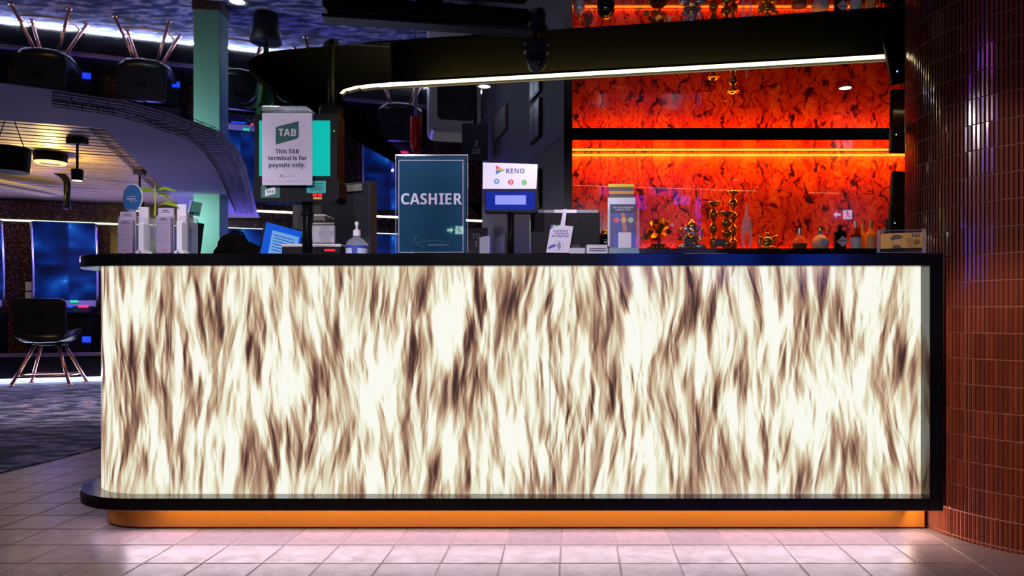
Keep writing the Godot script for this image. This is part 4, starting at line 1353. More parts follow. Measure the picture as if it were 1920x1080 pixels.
	obj("pump", shape().smooth().lathe([Vector2(0, 55 * k), Vector2(2.5 * k, 55 * k), Vector2(2.0 * k, 62 * k), Vector2(4 * k, 67 * k), Vector2(3.4 * k, 70 * k), Vector2(0, 71 * k)], f, 14), M.white, t)
	obj("spout", shape().tube([f + Vector3(0, 67 * k, 0), f + Vector3(0.002, 65.5 * k, -0.03)], 0.004, 8), M.white, t)
	# ---- CASHIER sign
	z = 3.06
	t = thing("cashier_sign", "teal cashier sign in a tall clear acrylic stand", "sign", foot(809, z))
	obj("card", sheet(746, 294, 874, 473.5, z, 0.0012, 0.0), mat(rgb(0, 66, 94), 0.6, 0.0, 0.2), t)
	obj("holder", sheet(741.5, 290, 878, 474.3, z - 0.0015, 0.003, 0.001), clear(Color(0.95, 0.97, 1.0), 0.008, 0.02), t)
	obj("holder_edge", shape().span(at(741.5, 292.2, z - 0.001), at(878, 290, z + 0.006), 0.0005), M.acrylic_edge, t)
	obj("holder_edge", shape().span(at(741.2, 474, z - 0.001), at(743, 290, z + 0.006), 0.0005), M.acrylic_edge, t)
	obj("holder_edge", shape().span(at(876.2, 474, z - 0.001), at(878, 290, z + 0.006), 0.0005), M.acrylic_edge, t)
	obj("foot", shape().span(foot(741.5, z, TOP), foot(878, z + 0.08, TOP + 0.004), 0.001), M.acrylic_edge, t)
	for r in [[747.5, 300, 868.5, 300.8], [747.5, 472.6, 868.5, 473.4], [747.5, 300, 748.3, 473.4], [867.7, 300, 868.5, 473.4]]:
		obj("border", sheet(r[0], r[1], r[2], r[3], z - 0.0005, 0.0005, 0.0), M.paper, t)
	text("CASHIER", at(808.5, 373.5, z - 0.0006), 20.5 * z / F, mat(rgb(216, 212, 230), 0.5), t, true, 114 * z / F)
	text("KEDRON-WAVELL", at(822, 459.3, z - 0.0006), 3.2 * z / F, mat(rgb(120, 158, 160), 0.5), t, false, 40 * z / F)
	var script := mat(rgb(90, 136, 140), 0.5)
	for pts in [[[779, 441], [776, 452], [774, 458]], [[786, 438], [777, 450], [784, 458], [796, 464]], [[786, 446], [789, 454], [793, 447], [797, 454], [801, 444]], [[781, 456], [797, 452.5], [815, 451.5], [832, 453]]]:
		var line := []
		for v in pts:
			line.append(at(v[0], v[1], z - 0.0006))
		obj("script_stroke", shape().tube(line, 0.0011, 4), script, t)
	# ---- KENO customer display
	z = 3.42
	t = thing("keno_display", "white and blue customer display on a black pole with a lottery logo", "display", foot(957.5, z))
	obj("header", outline([[905.5, 304.5], [1008, 308], [1005.5, 354], [905, 354]], z, 0.03), M.white, t)
	obj("case", outline([[907.5, 353.5], [1007, 353.5], [1007.5, 396], [1002, 399], [909, 397.5]], z + 0.006, 0.06), M.black_plastic, t)
	var bl := obj("screen", sheet(911.5, 358, 1002.5, 393.5, z + 0.005, 0.002, 0.0), glow(rgb(6, 40, 170), 0.8), t)
	obj("readout", sheet(928.5, 366.3, 986, 383.6, z + 0.004, 0.0015, 0.0), glow(rgb(150, 160, 255), 0.95), bl)
	text("KENO", at(966, 320.6, z - 0.001), 8.6 * z / F, mat(rgb(14, 50, 120), 0.5), t, true, 34 * z / F)
	var tri3 := [[[930, 309.5], [930, 318.5], [937, 314.2]], [[930, 327.5], [930, 318.5], [938, 322.6]], [[937, 314.2], [930.5, 318.4], [948, 318.6]], [[938, 322.6], [930.5, 318.8], [948, 318.8]]]
	for i in 4:
		obj("emblem", outline(tri3[i], z - 0.0008, 0.0006), mat([rgb(214, 30, 60), rgb(20, 90, 190), rgb(240, 150, 40), rgb(90, 170, 60)][i], 0.5), t)
	for i in 3:
		var ic := obj("icon", disc([931, 957.6, 983][i], [340, 341.4, 342][i], 5.2, z - 0.001, 0.0006), mat([rgb(30, 140, 200), rgb(200, 30, 60), rgb(110, 190, 80)][i], 0.5), t)
		if i == 0:
			obj("play_mark", outline([[929, 337], [929, 343], [934.5, 340]], z - 0.0016, 0.0005), M.white, ic)
		elif i == 1:
			text("3", at(957.6, 341.4, z - 0.0018), 0.0135, M.white, ic)
		else:
			obj("tick", shape().tube([at(980.6, 342, z - 0.0018), at(982.4, 344, z - 0.0018), at(986, 339.5, z - 0.0018)], 0.0012, 4), M.white, ic)
	obj("pole", shape().smooth().tube([foot(957.5, z + 0.02), at(957.5, 398, z + 0.02)], 0.0165, 14), M.black, t)
	obj("foot_plate", shape().smooth(false).lathe([Vector2(0, 0), Vector2(0.06, 0), Vector2(0.056, 0.01), Vector2(0, 0.012)], foot(957.5, z + 0.02), 24), M.black, t)
	# small empty acrylic stand
	z = 3.3
	t = thing("acrylic_stand", "small empty clear acrylic stand left of the blue customer display", "stand", foot(908.5, z))
	obj("plate", outline([[899, 446], [904, 444], [918, 441.5], [918, 475], [899, 475]], z, 0.004), M.acrylic_edge, t)
	obj("foot", shape().span(foot(899, z), foot(919, z + 0.06, TOP + 0.004), 0.001), M.acrylic_edge, t)
	# ---- second till monitor with the hanging tag
	z = 3.66
	t = thing("till_monitor", "black till monitor seen from behind with a pale strip along its top", "monitor", foot(1060, z, DESK))
	obj("casing", outline([[998, 393], [1120, 394], [1125, 399], [1125, 486], [995, 486], [995, 398]], z, 0.045), M.black_plastic, t)
	obj("back_hump", outline([[1031, 410], [1086, 410], [1096, 486], [1022, 486]], z - 0.016, 0.016), M.black_plastic, t)
	obj("top_strip", sheet(998, 393.4, 1122, 399, z - 0.001, 0.004, 0.001), M.grey, t)
	obj("tape", sheet(1039, 393, 1081, 399, z - 0.0045, 0.001, 0.0), M.white, t)
	obj("stand", shape().span(foot(1050, z + 0.01, DESK), at(1070, 480, z + 0.04), 0.003), M.black_plastic, t)
	z = 3.6
	t = thing("cashless_tag", "slanted white cashless payment tag hanging on the black till monitor", "tag", at(1050, 473, z))
	obj("card", outline([[1033, 421], [1075, 424.3], [1066.7, 474], [1024, 473.4]], z, 0.001), M.paper, t)
	obj("strap", outline([[1056.5, 392], [1063, 392], [1059, 424], [1050.5, 423]], z - 0.0006, 0.001), M.paper, t)
	obj("corner_print", outline([[1033, 421], [1038, 421.4], [1036, 427.5], [1031.5, 430]], z - 0.0006, 0.0006), mat(rgb(90, 60, 190), 0.6), t)
	obj("corner_print", outline([[1038.5, 421.4], [1048, 422.2], [1046, 424.6], [1039, 424]], z - 0.0006, 0.0006), mat(rgb(80, 190, 70), 0.6), t)
	for i in 3:
		text(["Cashless", "Payment", "Accepted"][i], at([1051, 1052.5, 1050.3][i], [432.6, 437.6, 442.6][i], z - 0.001), 4.1 * z / F, mat(rgb(24, 36, 130), 0.5), t, true, [27.5, 25, 31.5][i] * z / F, false, "Droid Sans", 0.12)
	obj("hand", outline([[1027, 464], [1034, 459], [1041.5, 457.8], [1042.5, 461.5], [1036, 464.5], [1029, 467]], z - 0.001, 0.0006), mat(rgb(40, 80, 180), 0.5), t)
	for i in 3:
		var arc := []
		for j in 7:
			var a := -0.9 + 1.8 * j / 6
			arc.append(at(1042 + (4 + 2.4 * i) * cos(a), 461 + (4 + 2.4 * i) * sin(a), z - 0.001))
		obj("wave", shape().tube(arc, 0.0016, 4), mat(rgb(24, 36, 130), 0.5), t)
	var ring := []
	for j in 25:
		ring.append(at(1047 + 10 * cos(TAU * j / 24), 461 + 9 * sin(TAU * j / 24), z - 0.0008))
	obj("ring", shape().tube(ring, 0.0007, 4, false), mat(rgb(150, 150, 180), 0.5), t)
	t = thing("card_terminal", "small grey card terminal right of the cashless tag", "terminal", foot(1081, 3.25))
	obj("base", shape().span(foot(1067, 3.2), at(1097, 467.5, 3.28), 0.003), mat(rgb(168, 166, 176), 0.4), t)
	obj("head", shape().span(at(1071.5, 467, 3.22), at(1088, 459.5, 3.26), 0.003), M.dark_grey, t)
	t = thing("slip_printer", "small white slip printer with a striped front beside the brochure stand", "printer", foot(1118, 3.22))
	obj("body", shape().span(foot(1099, 3.18), at(1138, 462.5, 3.28), 0.004), M.light_grey, t)
	for i in 2:
		obj("front_stripe", sheet(1105, 465.5 + i * 3.6, 1136, 467 + i * 3.6, 3.179, 0.001, 0.0), M.dark_grey, t)
	obj("paper_slot", sheet(1107, 461.6, 1130, 463, 3.181, 0.03, 0.0), mat(rgb(190, 60, 60), 0.5), t)
	tag(obj("tape_roll", shape().smooth(false).lathe([Vector2(0, 0), Vector2(0.016, 0.0), Vector2(0.016, 0.02), Vector2(0, 0.02)], foot(1007, 3.2), 16), M.paper), "small white paper roll left of the cashless tag", "roll")
	# ---- brochure stand
	z = 3.14
	t = thing("brochure_stand", "clear acrylic brochure stand with stepped pockets beside the slip printer", "stand", foot(1168, z))
	obj("back_plate", sheet(1141, 372, 1193, 475, z + 0.05, 0.003, 0.001), M.acrylic, t)
	obj("pocket_front", outline([[1144, 420], [1155, 420], [1160, 436], [1185, 436], [1187, 420], [1196.5, 419], [1196.5, 475], [1144, 475]], z, 0.003), M.acrylic, t)
	for x in [1142.0, 1195.5]:
		obj("side_plate", shape().span(foot(x, z), at(x + 1.2, 392, z + 0.052), 0.0005), M.acrylic_edge, t)
	obj("base", shape().span(foot(1143, z - 0.004), at(1196, 466, z + 0.05), 0.001), clear(Color(0.7, 0.85, 0.75), 0.5, 0.15), t)
	var tones := [rgb(238, 208, 52), rgb(92, 86, 92), rgb(240, 160, 34), rgb(92, 86, 92)]
	var tops := [345.0, 350.5, 358.0, 363.5, 370.0]
	for i in 2:
		var l := thing("folded_leaflet", ["folded leaflet with a yellow head at the back of the brochure stand", "folded leaflet with an orange head, second in the brochure stand"][i], "leaflet", at(1164, 440, z + 0.045 - 0.012 * i))
		obj("head_band", sheet(1140.5 + i, tops[i * 2], 1189, tops[i * 2 + 1], z + 0.045 - 0.012 * i, 0.003, 0.0005), mat(tones[i * 2], 0.6), l)
		obj("page", sheet(1141.5 + i, tops[i * 2 + 1], 1188.5, 460, z + 0.045 - 0.012 * i, 0.003, 0.0), mat(tones[1], 0.6), l)
	tag(obj("white_leaflet", sheet(1139.5, 370.5, 1191.5, 462, z + 0.022, 0.004, 0.0005), M.white), "plain white leaflet behind the navy one in the brochure stand", "leaflet")
	var nl := thing("navy_leaflet", "navy gambling health leaflet with three pastel discs in the brochure stand", "leaflet", at(1168, 470, z + 0.012))
	obj("page", sheet(1144, 383, 1192, 464, z + 0.012, 0.003, 0.0005), mat(rgb(86, 78, 134), 0.5), nl)
	obj("head_band", sheet(1144, 383, 1192, 399, z + 0.0115, 0.0008, 0.0), mat(rgb(16, 34, 88), 0.5), nl)
	text("GIVE YOUR GAMBLING", at(1168.5, 389, z + 0.011), 3.3 * z / F, M.paper, nl, true, 39 * z / F)
	text("A HEALTH CHECK", at(1168.5, 393.4, z + 0.011), 3.3 * z / F, M.paper, nl, true, 29 * z / F)
	obj("ribbon", outline([[1153, 399], [1161, 399], [1165, 434], [1158, 434]], z + 0.0115, 0.0008), mat(rgb(24, 90, 190), 0.5), nl)
	obj("ribbon", outline([[1164, 399], [1171, 399], [1176, 434], [1168, 434]], z + 0.0115, 0.0008), mat(rgb(200, 130, 90), 0.5), nl)
	for i in 3:
		obj("disc", disc([1156.5, 1169.5, 1182.5][i], 412.4, 5.2, z + 0.0105, 0.0008), mat([rgb(238, 90, 120), rgb(240, 190, 110), rgb(186, 214, 160)][i], 0.5), nl)
	tag(obj("small_leaflet", sheet(1159, 435.5, 1183.5, 465, z - 0.004, 0.002, 0.0005), M.white), "small white leaflet in the front pocket of the brochure stand", "leaflet")
	# ---- silver note counter
	z = 3.5
	t = thing("note_counter", "low rounded silver note counter with two black stubs, right of the brochures", "machine", foot(1323, z))
	var a0 := foot(1267, z)
	var a1 := foot(1380, z)
	var pr := PackedVector2Array([Vector2(a0.x, TOP), Vector2(a0.x + 0.012, TOP + 0.022), Vector2(a0.x + 0.025, TOP + 0.042), Vector2(a0.x + 0.045, TOP + 0.047), Vector2(a1.x - 0.04, TOP + 0.047), Vector2(a1.x - 0.015, TOP + 0.04), Vector2(a1.x, TOP)])
	obj("casing", shape().plate(pr, 0.16, Transform3D(Basis(), Vector3(0, 0, -z))), M.light_grey, t)
	obj("end_cap", shape().plate(PackedVector2Array([pr[0], pr[1], pr[2], pr[2] + Vector2(0.012, 0.003), Vector2(pr[2].x + 0.02, TOP)]), 0.004, Transform3D(Basis(), Vector3(0, 0, -z + 0.004))), M.grey, t)
	for x in [[1285.6, 1297.6], [1342.0, 1357.0]]:
		obj("stub", shape().span(at(x[0], 461, z + 0.05), at(x[1], 449, z + 0.09), 0.003), M.dark_grey, t)
	# ---- framed gold note
	z = 3.02
	t = thing("framed_note", "gold hundred banknote in a clear acrylic block at the counter's right end", "banknote", foot(1690, z))
	obj("block", outline([[1646, 431.7], [1733, 428.3], [1733, 474.2], [1646.5, 474.2]], z - 0.006, 0.014), clear(Color(0.95, 0.96, 1), 0.01, 0.02), t)
	obj("note", outline([[1651, 438.5], [1730, 435.5], [1730, 464], [1651, 466.5]], z - 0.0065, 0.001), mat(rgb(196, 152, 66), 0.35, 0.6), t)
	for e in [[1646, 431.2, 1733, 432.6], [1646, 472.8, 1733, 474], [1646, 431, 1647.4, 474], [1731.6, 429, 1733, 474]]:
		obj("block_edge", shape().span(at(e[0], e[1], z - 0.0072), at(e[2], e[3], z + 0.006), 0.0004), M.acrylic_edge, t)
	text("100", at(1716.5, 441.5, z - 0.0078), 7.0 * z / F, mat(rgb(50, 36, 18), 0.5), t, true, 17 * z / F)
	obj("portrait", disc(1681, 453, 7, z - 0.0078, 0.0008), mat(rgb(206, 158, 90), 0.5), t)
	obj("hat", outline([[1669, 447], [1675, 440.5], [1686, 440], [1694, 444.5], [1688, 447.5], [1674, 450]], z - 0.0086, 0.0008), mat(rgb(84, 58, 30), 0.5), t)
	obj("collar_print", outline([[1672, 465], [1676, 459], [1686, 459], [1691, 465]], z - 0.0086, 0.0008), mat(rgb(96, 66, 34), 0.5), t)
	obj("seal", disc(1719.5, 453.5, 5.4, z - 0.0078, 0.0008), mat(rgb(90, 62, 28), 0.5), t)
	text("S", at(1719.5, 453.5, z - 0.0088), 0.011, mat(rgb(200, 158, 80), 0.5), t)
	for i in 4:
		obj("guilloche", shape().tube([at(1699 + i * 3.2, 445, z - 0.0078), at(1706 + i * 3.2, 462, z - 0.0078)], 0.0006, 4), mat(rgb(150, 84, 44), 0.5), t)
	# ---- the two white brochure holders at the rounded end
	for h in 2:
		var x: float = [219.0, 290.5][h]
		var hz: float = [3.26, 3.24][h]
		var w: float = [61.0, 65.0][h]
		t = thing("slip_holder", ["white betting slip holder with an oval blue sign above it", "white betting slip holder in front of the lime green plant"][h], "holder", foot(x + w / 2, hz))
		obj("back_plate", sheet(x + 3, [405.0, 403.0][h], x + w - 3, 475, hz + 0.09, 0.004, 0.001), M.acrylic_edge, t)
		obj("pocket_front", sheet(x, [415.0, 409.0][h], x + 30, 475, hz, 0.003, 0.001), M.acrylic, t)
		obj("divider", sheet(x + 40, [418.0, 415.0][h], x + 51, 468, hz - 0.006, 0.05, 0.003), M.white, t)
		obj("side_plate", shape().span(foot(x + w - 4, hz), at(x + w, [412.0, 410.0][h], hz + 0.09), 0.001), M.acrylic_edge, t)
		obj("foot", outline([[x + 34, 475], [x + 40, 468], [x + 50, 468], [x + 56, 475]], hz - 0.012, 0.05), M.white, t)
		for i in 3:
			obj("emblem", outline([[[x + 41, 468.6], [x + 41, 471.4], [x + 44.4, 470.2]], [[x + 44.4, 470.2], [x + 41.4, 471.4], [x + 49, 472.4]], [[x + 41, 472], [x + 41, 475], [x + 47.6, 473.6]]][i], hz - 0.0125, 0.0006), mat([rgb(214, 30, 60), rgb(240, 150, 40), rgb(20, 90, 190)][i], 0.5), t)
		var specs := [[x + 2, [411.0, 405.0][h], x + 29, 474, hz + 0.006], [x + 6, [397.0, 390.0][h], x + 34, 474, hz + 0.03], [x + 41, [388.0, 383.0][h], x + 58, 474, hz + 0.06]]
		for i in 3:
			var s: Array = specs[i]
			var pad := thing("slip_pad", "stack of %s slips in the holder %s" % [["mauve", "pale printed", "plain white"][i], ["under the oval blue sign", "before the lime green plant"][h]], "paper", at(s[0], s[3], s[4]))
			var pb := obj("paper", sheet(s[0], s[1], s[2], s[3], s[4], 0.012, 0.001), [M.paper_mauve, mat(rgb(190, 182, 204), 0.7), M.white][i], pad)
			if i < 2:
				obj("title", sheet(s[0] + 8, s[1] + 4, s[2] - 8, s[1] + 5.4, s[4] - 0.0004, 0.0005, 0.0), ink, pb)
				obj("title", sheet(s[0] + 5, s[1] + 7, s[2] - 5, s[1] + 8.6, s[4] - 0.0004, 0.0005, 0.0), mat(rgb(120, 80, 110), 0.6), pb)
			if i == 0:
				for j in 9:
					obj("print_line", sheet(s[0] + 3, s[1] + 14 + j * 4.6, s[2] - 3, s[1] + 14.7 + j * 4.6, s[4] - 0.0004, 0.0005, 0.0), mat(rgb(132, 112, 144), 0.6), pb)
				obj("foot_print", sheet(s[0] + 10, s[3] - 6, s[2] - 6, s[3] - 4.2, s[4] - 0.0004, 0.0005, 0.0), mat(rgb(200, 60, 110), 0.6), pb)
	text("NO", at(331, 390, 3.298), 0.0105, ink, self.get_node("slip_pad_005/paper"), true)
	# oval sign on the first holder
	t = thing("oval_sign", "oval blue sign with white lettering standing over the slip holder", "sign", at(247, 396, 3.33))
	var p0 := at(247.5, 371, 3.33)
	obj("plate", shape().plate(oval(0, 0, 17.5 * 3.33 / F, 25 * 3.33 / F, 32), 0.006, Transform3D(Basis(Vector3.FORWARD, 0.08), p0)), mat(rgb(14, 92, 150), 0.4), t)
	obj("rim", shape().plate(oval(0, 0, 18.6 * 3.33 / F, 26 * 3.33 / F, 32), 0.004, Transform3D(Basis(Vector3.FORWARD, 0.08), p0 + Vector3(0.001, 0, -0.003))), M.white, t)
	obj("stalk", shape().span(at(243, 410, 3.325), at(253, 392, 3.332), 0.001), M.acrylic_edge, t)
	text("your chance", p0 + Vector3(-0.004, 0.007, 0.0012), 0.0055, M.paper, t, false, 0.045)
	text("winner", p0 + Vector3(-0.003, -0.004, 0.0012), 0.0075, M.paper, t, true, 0.04)
	text("your seat", p0 + Vector3(0.008, -0.014, 0.0012), 0.0055, M.paper, t, false, 0.032)
	# lime green plant and the black pot with a green card
	z = 3.42
	f = foot(290, z)
	t = thing("lime_plant", "lime green bamboo stem with arching leaves behind the slip holders", "plant", f)
	obj("vase", shape().smooth().lathe([Vector2(0, 0), Vector2(0.022, 0), Vector2(0.026, 0.05), Vector2(0.023, 0.10), Vector2(0.02, 0.10), Vector2(0, 0.02)], f, 18), clear(Color(0.8, 0.9, 0.6), 0.2), t)
	var lime := mat(rgb(150, 196, 40), 0.45)
	lime.backlight_enabled = true
	lime.backlight = Color(0.4, 0.5, 0.1)
	obj("stem", shape().smooth().tube([f + Vector3(0, 0.01, 0), at(289, 420, z), at(291, 390, z), at(290.5, 368, z), at(291, 352, z)], [0.004, 0.0045, 0.004, 0.0035, 0.002], 8), mat(rgb(168, 186, 70), 0.5), t)
	for lf in [[[291, 372], [283, 358], [272, 354], [258, 355]], [[290.5, 366], [284, 356], [274, 356], [263, 364]], [[291, 366], [297, 356], [310, 353], [330, 358]], [[291, 374], [298, 365], [310, 366], [325, 384]], [[291, 366], [289, 356], [291, 349], [292, 342]], [[291, 388], [310, 380], [335, 386], [352, 393]]]:
		var cv := Curve3D.new()
		var sh := shape()
		for i in 4:
			var q := at(lf[i][0], lf[i][1], z + 0.025 * i * (1 if lf[0][1] > 367 or lf[3][0] < 290 else -1))
			cv.add_point(q)
		for i in 4:
			var pv: Vector3 = cv.get_point_position(mini(i + 1, 3)) - cv.get_point_position(maxi(i - 1, 0))
			cv.set_point_in(i, -pv * 0.22)
			cv.set_point_out(i, pv * 0.22)
		var last := []
		for i in 15:
			var u := i / 14.0
			var m := cv.sample_baked(u * cv.get_baked_length())
			var wd := 0.0085 * pow(sin(PI * clampf(u * 0.98, 0, 1)), 0.7) * clampf(u * 2.2, 0.25, 1.0) + 0.0006
			var l := m + Vector3(0, wd * 0.75, wd * 0.6)
			var r := m - Vector3(0, wd * 0.75, -wd * 0.6)
			if last:
				sh.quad(last[0], last[1], m, l, m + Vector3(0, 0, -1))
				sh.quad(last[1], last[2], r, m, m + Vector3(0, 0, -1))
			last = [l, m, r]
		obj("leaf", sh, lime, t)
	f = foot(362, 3.4)
	k = 3.4 / F
	t = thing("black_cup", "black tapered cup with white dots beside the slip holders", "cup", f)
	obj("cup", shape().smooth(false).lathe([Vector2(0, 0), Vector2(11 * k, 0), Vector2(17 * k, 72 * k), Vector2(16 * k, 72 * k), Vector2(10 * k, 2 * k), Vector2(0, 2 * k)], f, 28, Basis(Vector3.FORWARD, 0.03)), mat(rgb(12, 12, 14), 0.5), t)
	for d in [[355, 410], [366, 409.5], [356, 416], [366.5, 418], [361, 450]]:
		obj("dot", disc(d[0], d[1], 1.3, 3.4 - 17.2 * k, 0.001), M.white, t)
	t = thing("green_card", "small green card leaning out of the black cup", "card", at(367, 405, 3.4))
	var gt := Transform3D(Basis(Vector3.FORWARD, 0.22), at(366, 391, 3.4 - 0.01))
	obj("card", shape().plate(rrect(23 * k, 27 * k, 0.001), 0.002, gt), M.white, t)
	obj("print", shape().plate(rrect(21 * k, 22 * k, 0.0005), 0.0008, gt.translated_local(Vector3(0.001, 2 * k, 0.001))), mat(rgb(6, 104, 82), 0.5), t)
	obj("print_band", shape().plate(rrect(21 * k, 4 * k, 0.0005), 0.0008, gt.translated_local(Vector3(0.001, -10.5 * k, 0.001))), mat(rgb(20, 140, 120), 0.5), t)
	# dark bag slumped on the desk
	t = thing("dark_bag", "slumped black bag on the counter's return beside the teal column", "bag", foot(450, 3.95))
	var bg := shape().smooth()
	bg.ball(foot(448, 3.95, TOP + 0.075), Vector3(0.13, 0.075, 0.1), 22)
	bg.ball(foot(438, 3.95, TOP + 0.12), Vector3(0.08, 0.07, 0.07), 18)
	bg.ball(foot(484, 3.95, TOP + 0.06), Vector3(0.09, 0.06, 0.08), 18)
	var cloth := mat(rgb(9, 9, 10), 0.95, 0.0, 0.1)
	obj("body", bg, cloth, t)
	obj("handle", shape().smooth().tube([foot(425, 3.95, TOP + 0.14), foot(437, 3.95, TOP + 0.20), foot(455, 3.95, TOP + 0.19), foot(465, 3.95, TOP + 0.12)], 0.007, 8), cloth, t)

# ---------------------------------------------------------------- bottles and figures on the lit shelf
const SHELF := 1.350
const SZ := 5.69

func on_shelf(px: float, dz := 0.0) -> Vector3:
	return Vector3((px - 1078.0) * (SZ + dz) / F, SHELF, -(SZ + dz))

func shelf_things() -> void:
	var k := SZ / F
	var amber_glass := mat(rgb(240, 158, 66), 0.06, 0.9)
	var clear_glass := clear(Color(0.78, 0.84, 1.0), 0.3, 0.05)
	var gold := mat(rgb(236, 170, 74), 0.18, 0.95)
	var bronze := mat(rgb(150, 92, 40), 0.3, 0.8)
	var whisky := glass(rgb(214, 96, 20), 0.03)
	var smoky := mat(rgb(10, 12, 14), 0.08)
	# bubble glass candlesticks: three stacked-sphere vases
	var specs := [[1338.0, 92.0, 3, 9.0, 13.0, "short", -0.02], [1362.0, 72.0, 3, 11.0, 14.5, "low wide", -0.07], [1374.0, 114.0, 4, 10.0, 13.5, "tallest", 0.04]]
	for v in specs:
		var o := on_shelf(v[0], v[6])
		var h: float = v[1] * k
		var n: int = v[2]
		var prof := [Vector2(0, 0), Vector2(11 * k, 0), Vector2(12 * k, 2 * k)]
		var bulb: float = (h - 14 * k) / n
		for i in n:
			for j in 7:
				var a := PI * (0.12 + 0.76 * j / 6.0)
				prof.append(Vector2(maxf(3.2 * k, v[3] * k * sin(a)), 3 * k + bulb * (i + 0.5 - 0.5 * cos(a))))
		prof.append(Vector2(3.5 * k, h - 10 * k))
		prof.append(Vector2(v[4] * k * 0.8, h - 7 * k))
		prof.append(Vector2(v[4] * k, h - 2 * k))
		prof.append(Vector2(v[4] * k, h))
		prof.append(Vector2(v[4] * k * 0.9, h))
		prof.append(Vector2(v[4] * k * 0.8, h - 4 * k))
		prof.append(Vector2(0, h - 6 * k))
		var t := thing("bubble_vase", "%s amber glass vase of stacked bubbles on the lit shelf" % v[5], "vase", o, "bubble glass vases")
		obj("stem", shape().smooth().lathe(prof, o, 28), amber_glass, t)
		obj("rim", shape().smooth().lathe([Vector2(v[4] * k, h - 2.6 * k), Vector2(v[4] * k + 0.0018, h - 1.4 * k), Vector2(v[4] * k, h + 0.3 * k), Vector2(v[4] * k * 0.9, h + 0.2 * k)], o, 28), gold, t)
	# money tree
	var o := on_shelf(1234)
	var t := thing("coin_tree", "small tree ornament with round gold coins for leaves", "ornament", o)
	obj("bowl", shape().smooth().lathe([Vector2(0, 6 * k), Vector2(11 * k, 6 * k), Vector2(15 * k, 12 * k), Vector2(14 * k, 13 * k), Vector2(0, 9 * k)], o, 24), M.black, t)
	for i in 14:
		var a := TAU * i / 14
		var d := Vector3(cos(a), 0, sin(a))
		obj("petal", shape().smooth().ball(o + d * 16 * k + Vector3(0, 5 * k, 0), Vector3(6 * k, 3.5 * k, 3 * k), 8, Basis(Vector3.UP, -a) * Basis(Vector3.BACK, 0.5)), bronze, t)
	obj("trunk", shape().smooth().tube([o + Vector3(0, 8 * k, 0), o + Vector3(3 * k, 22 * k, 0), o + Vector3(-2 * k, 36 * k, 0), o + Vector3(4 * k, 50 * k, 0)], [3 * k, 2.2 * k, 1.6 * k, 1.0 * k], 8), mat(rgb(70, 44, 26), 0.6), t)
	for cn in [[-14, 30, 6], [-7, 24, 7], [9, 27, 7], [20, 31, 5.5], [-10, 38, 6.5], [5, 40, 7.5], [15, 46, 5], [-3, 50, 5.5], [8, 52, 7], [-22, 22, 6], [1, 31, 6], [21, 50, 4.5], [-12, 46, 5], [13, 37, 5]]:
		var p := o + Vector3(cn[0] * k, cn[1] * k + 6 * k, rng.randf_range(-0.03, 0.03))
		var b := Basis(Vector3.UP, rng.randf_range(-0.7, 0.7)) * Basis(Vector3.RIGHT, PI / 2 + rng.randf_range(-0.8, 0.5))
		obj("coin", shape().smooth(false).lathe([Vector2(0, -0.0015), Vector2(cn[2] * k, -0.0015), Vector2(cn[2] * k, 0.0015), Vector2(0, 0.0015)], p, 18, b), gold, t)
		obj("twig", shape().tube([o + Vector3(0, minf(cn[1], 34) * k, 0), p], 0.0012, 4), mat(rgb(90, 56, 30), 0.6), t)
	# seated elephant-headed deity: one modelled figure with its dress as parts
	o = on_shelf(1297)
	t = thing("seated_figurine", "gold and silver seated figurine with an elephant head and raised arms", "figurine", o)
	var silver := mat(rgb(170, 176, 206), 0.25, 0.8)
	var fg := shape().smooth()
	for e in [[0, 16, 0, 15, 11, 11], [-15, 9, 4, 12, 6, 8], [15, 9, 4, 12, 6, 8], [0, 30, 0, 11, 9, 9], [0, 42, 1, 9.5, 9, 8], [-10, 43, 0, 5, 7, 2.5], [10, 43, 0, 5, 7, 2.5]]:
		fg.ball(o + Vector3(e[0], e[1], e[2]) * k, Vector3(e[3], e[4], e[5]) * k, 16)
	fg.tube([o + Vector3(0, 40, 8) * k, o + Vector3(1, 33, 11) * k, o + Vector3(4, 27, 11) * k, o + Vector3(7, 26, 11) * k], [3.4 * k, 2.8 * k, 2.0 * k, 1.5 * k], 8)
	for sx in [-1, 1]:
		fg.tube([o + Vector3(sx * 10, 33, 0) * k, o + Vector3(sx * 18, 27, 1) * k, o + Vector3(sx * 20, 37, 2) * k], [3.2 * k, 2.6 * k, 2.2 * k], 8)
		fg.tube([o + Vector3(sx * 10, 30, 2) * k, o + Vector3(sx * 16, 20, 6) * k, o + Vector3(sx * 10, 19, 10) * k], [3.0 * k, 2.6 * k, 2.2 * k], 8)
	obj("body", fg, silver, t)
	obj("crown", shape().smooth().lathe([Vector2(10 * k, 46 * k), Vector2(10.5 * k, 49 * k), Vector2(8 * k, 54 * k), Vector2(3 * k, 58 * k), Vector2(0.5 * k, 63 * k)], o, 18), gold, t)
	obj("necklace", shape().smooth().lathe([Vector2(9 * k, 33 * k), Vector2(11.8 * k, 29 * k), Vector2(11 * k, 25 * k)], o, 18), gold, t)
	obj("sash", shape().smooth().lathe([Vector2(15.3 * k, 14 * k), Vector2(14.6 * k, 19 * k), Vector2(12.5 * k, 22 * k)], o, 18), gold, t)
	for sx in [-1, 1]:
		obj("held_club", shape().smooth().ball(o + Vector3(sx * 20, 41, 2) * k, Vector3(4, 4, 3) * k, 10), gold, t)
		obj("anklet", shape().smooth().ball(o + Vector3(sx * 24, 8, 6) * k, Vector3(3.5, 4, 3.5) * k, 10), gold, t)
	obj("base", shape().smooth(false).lathe([Vector2(0, 0), Vector2(25 * k, 0), Vector2(26 * k, 2 * k), Vector2(24 * k, 4 * k), Vector2(0, 4 * k)], o, 24), gold, t)
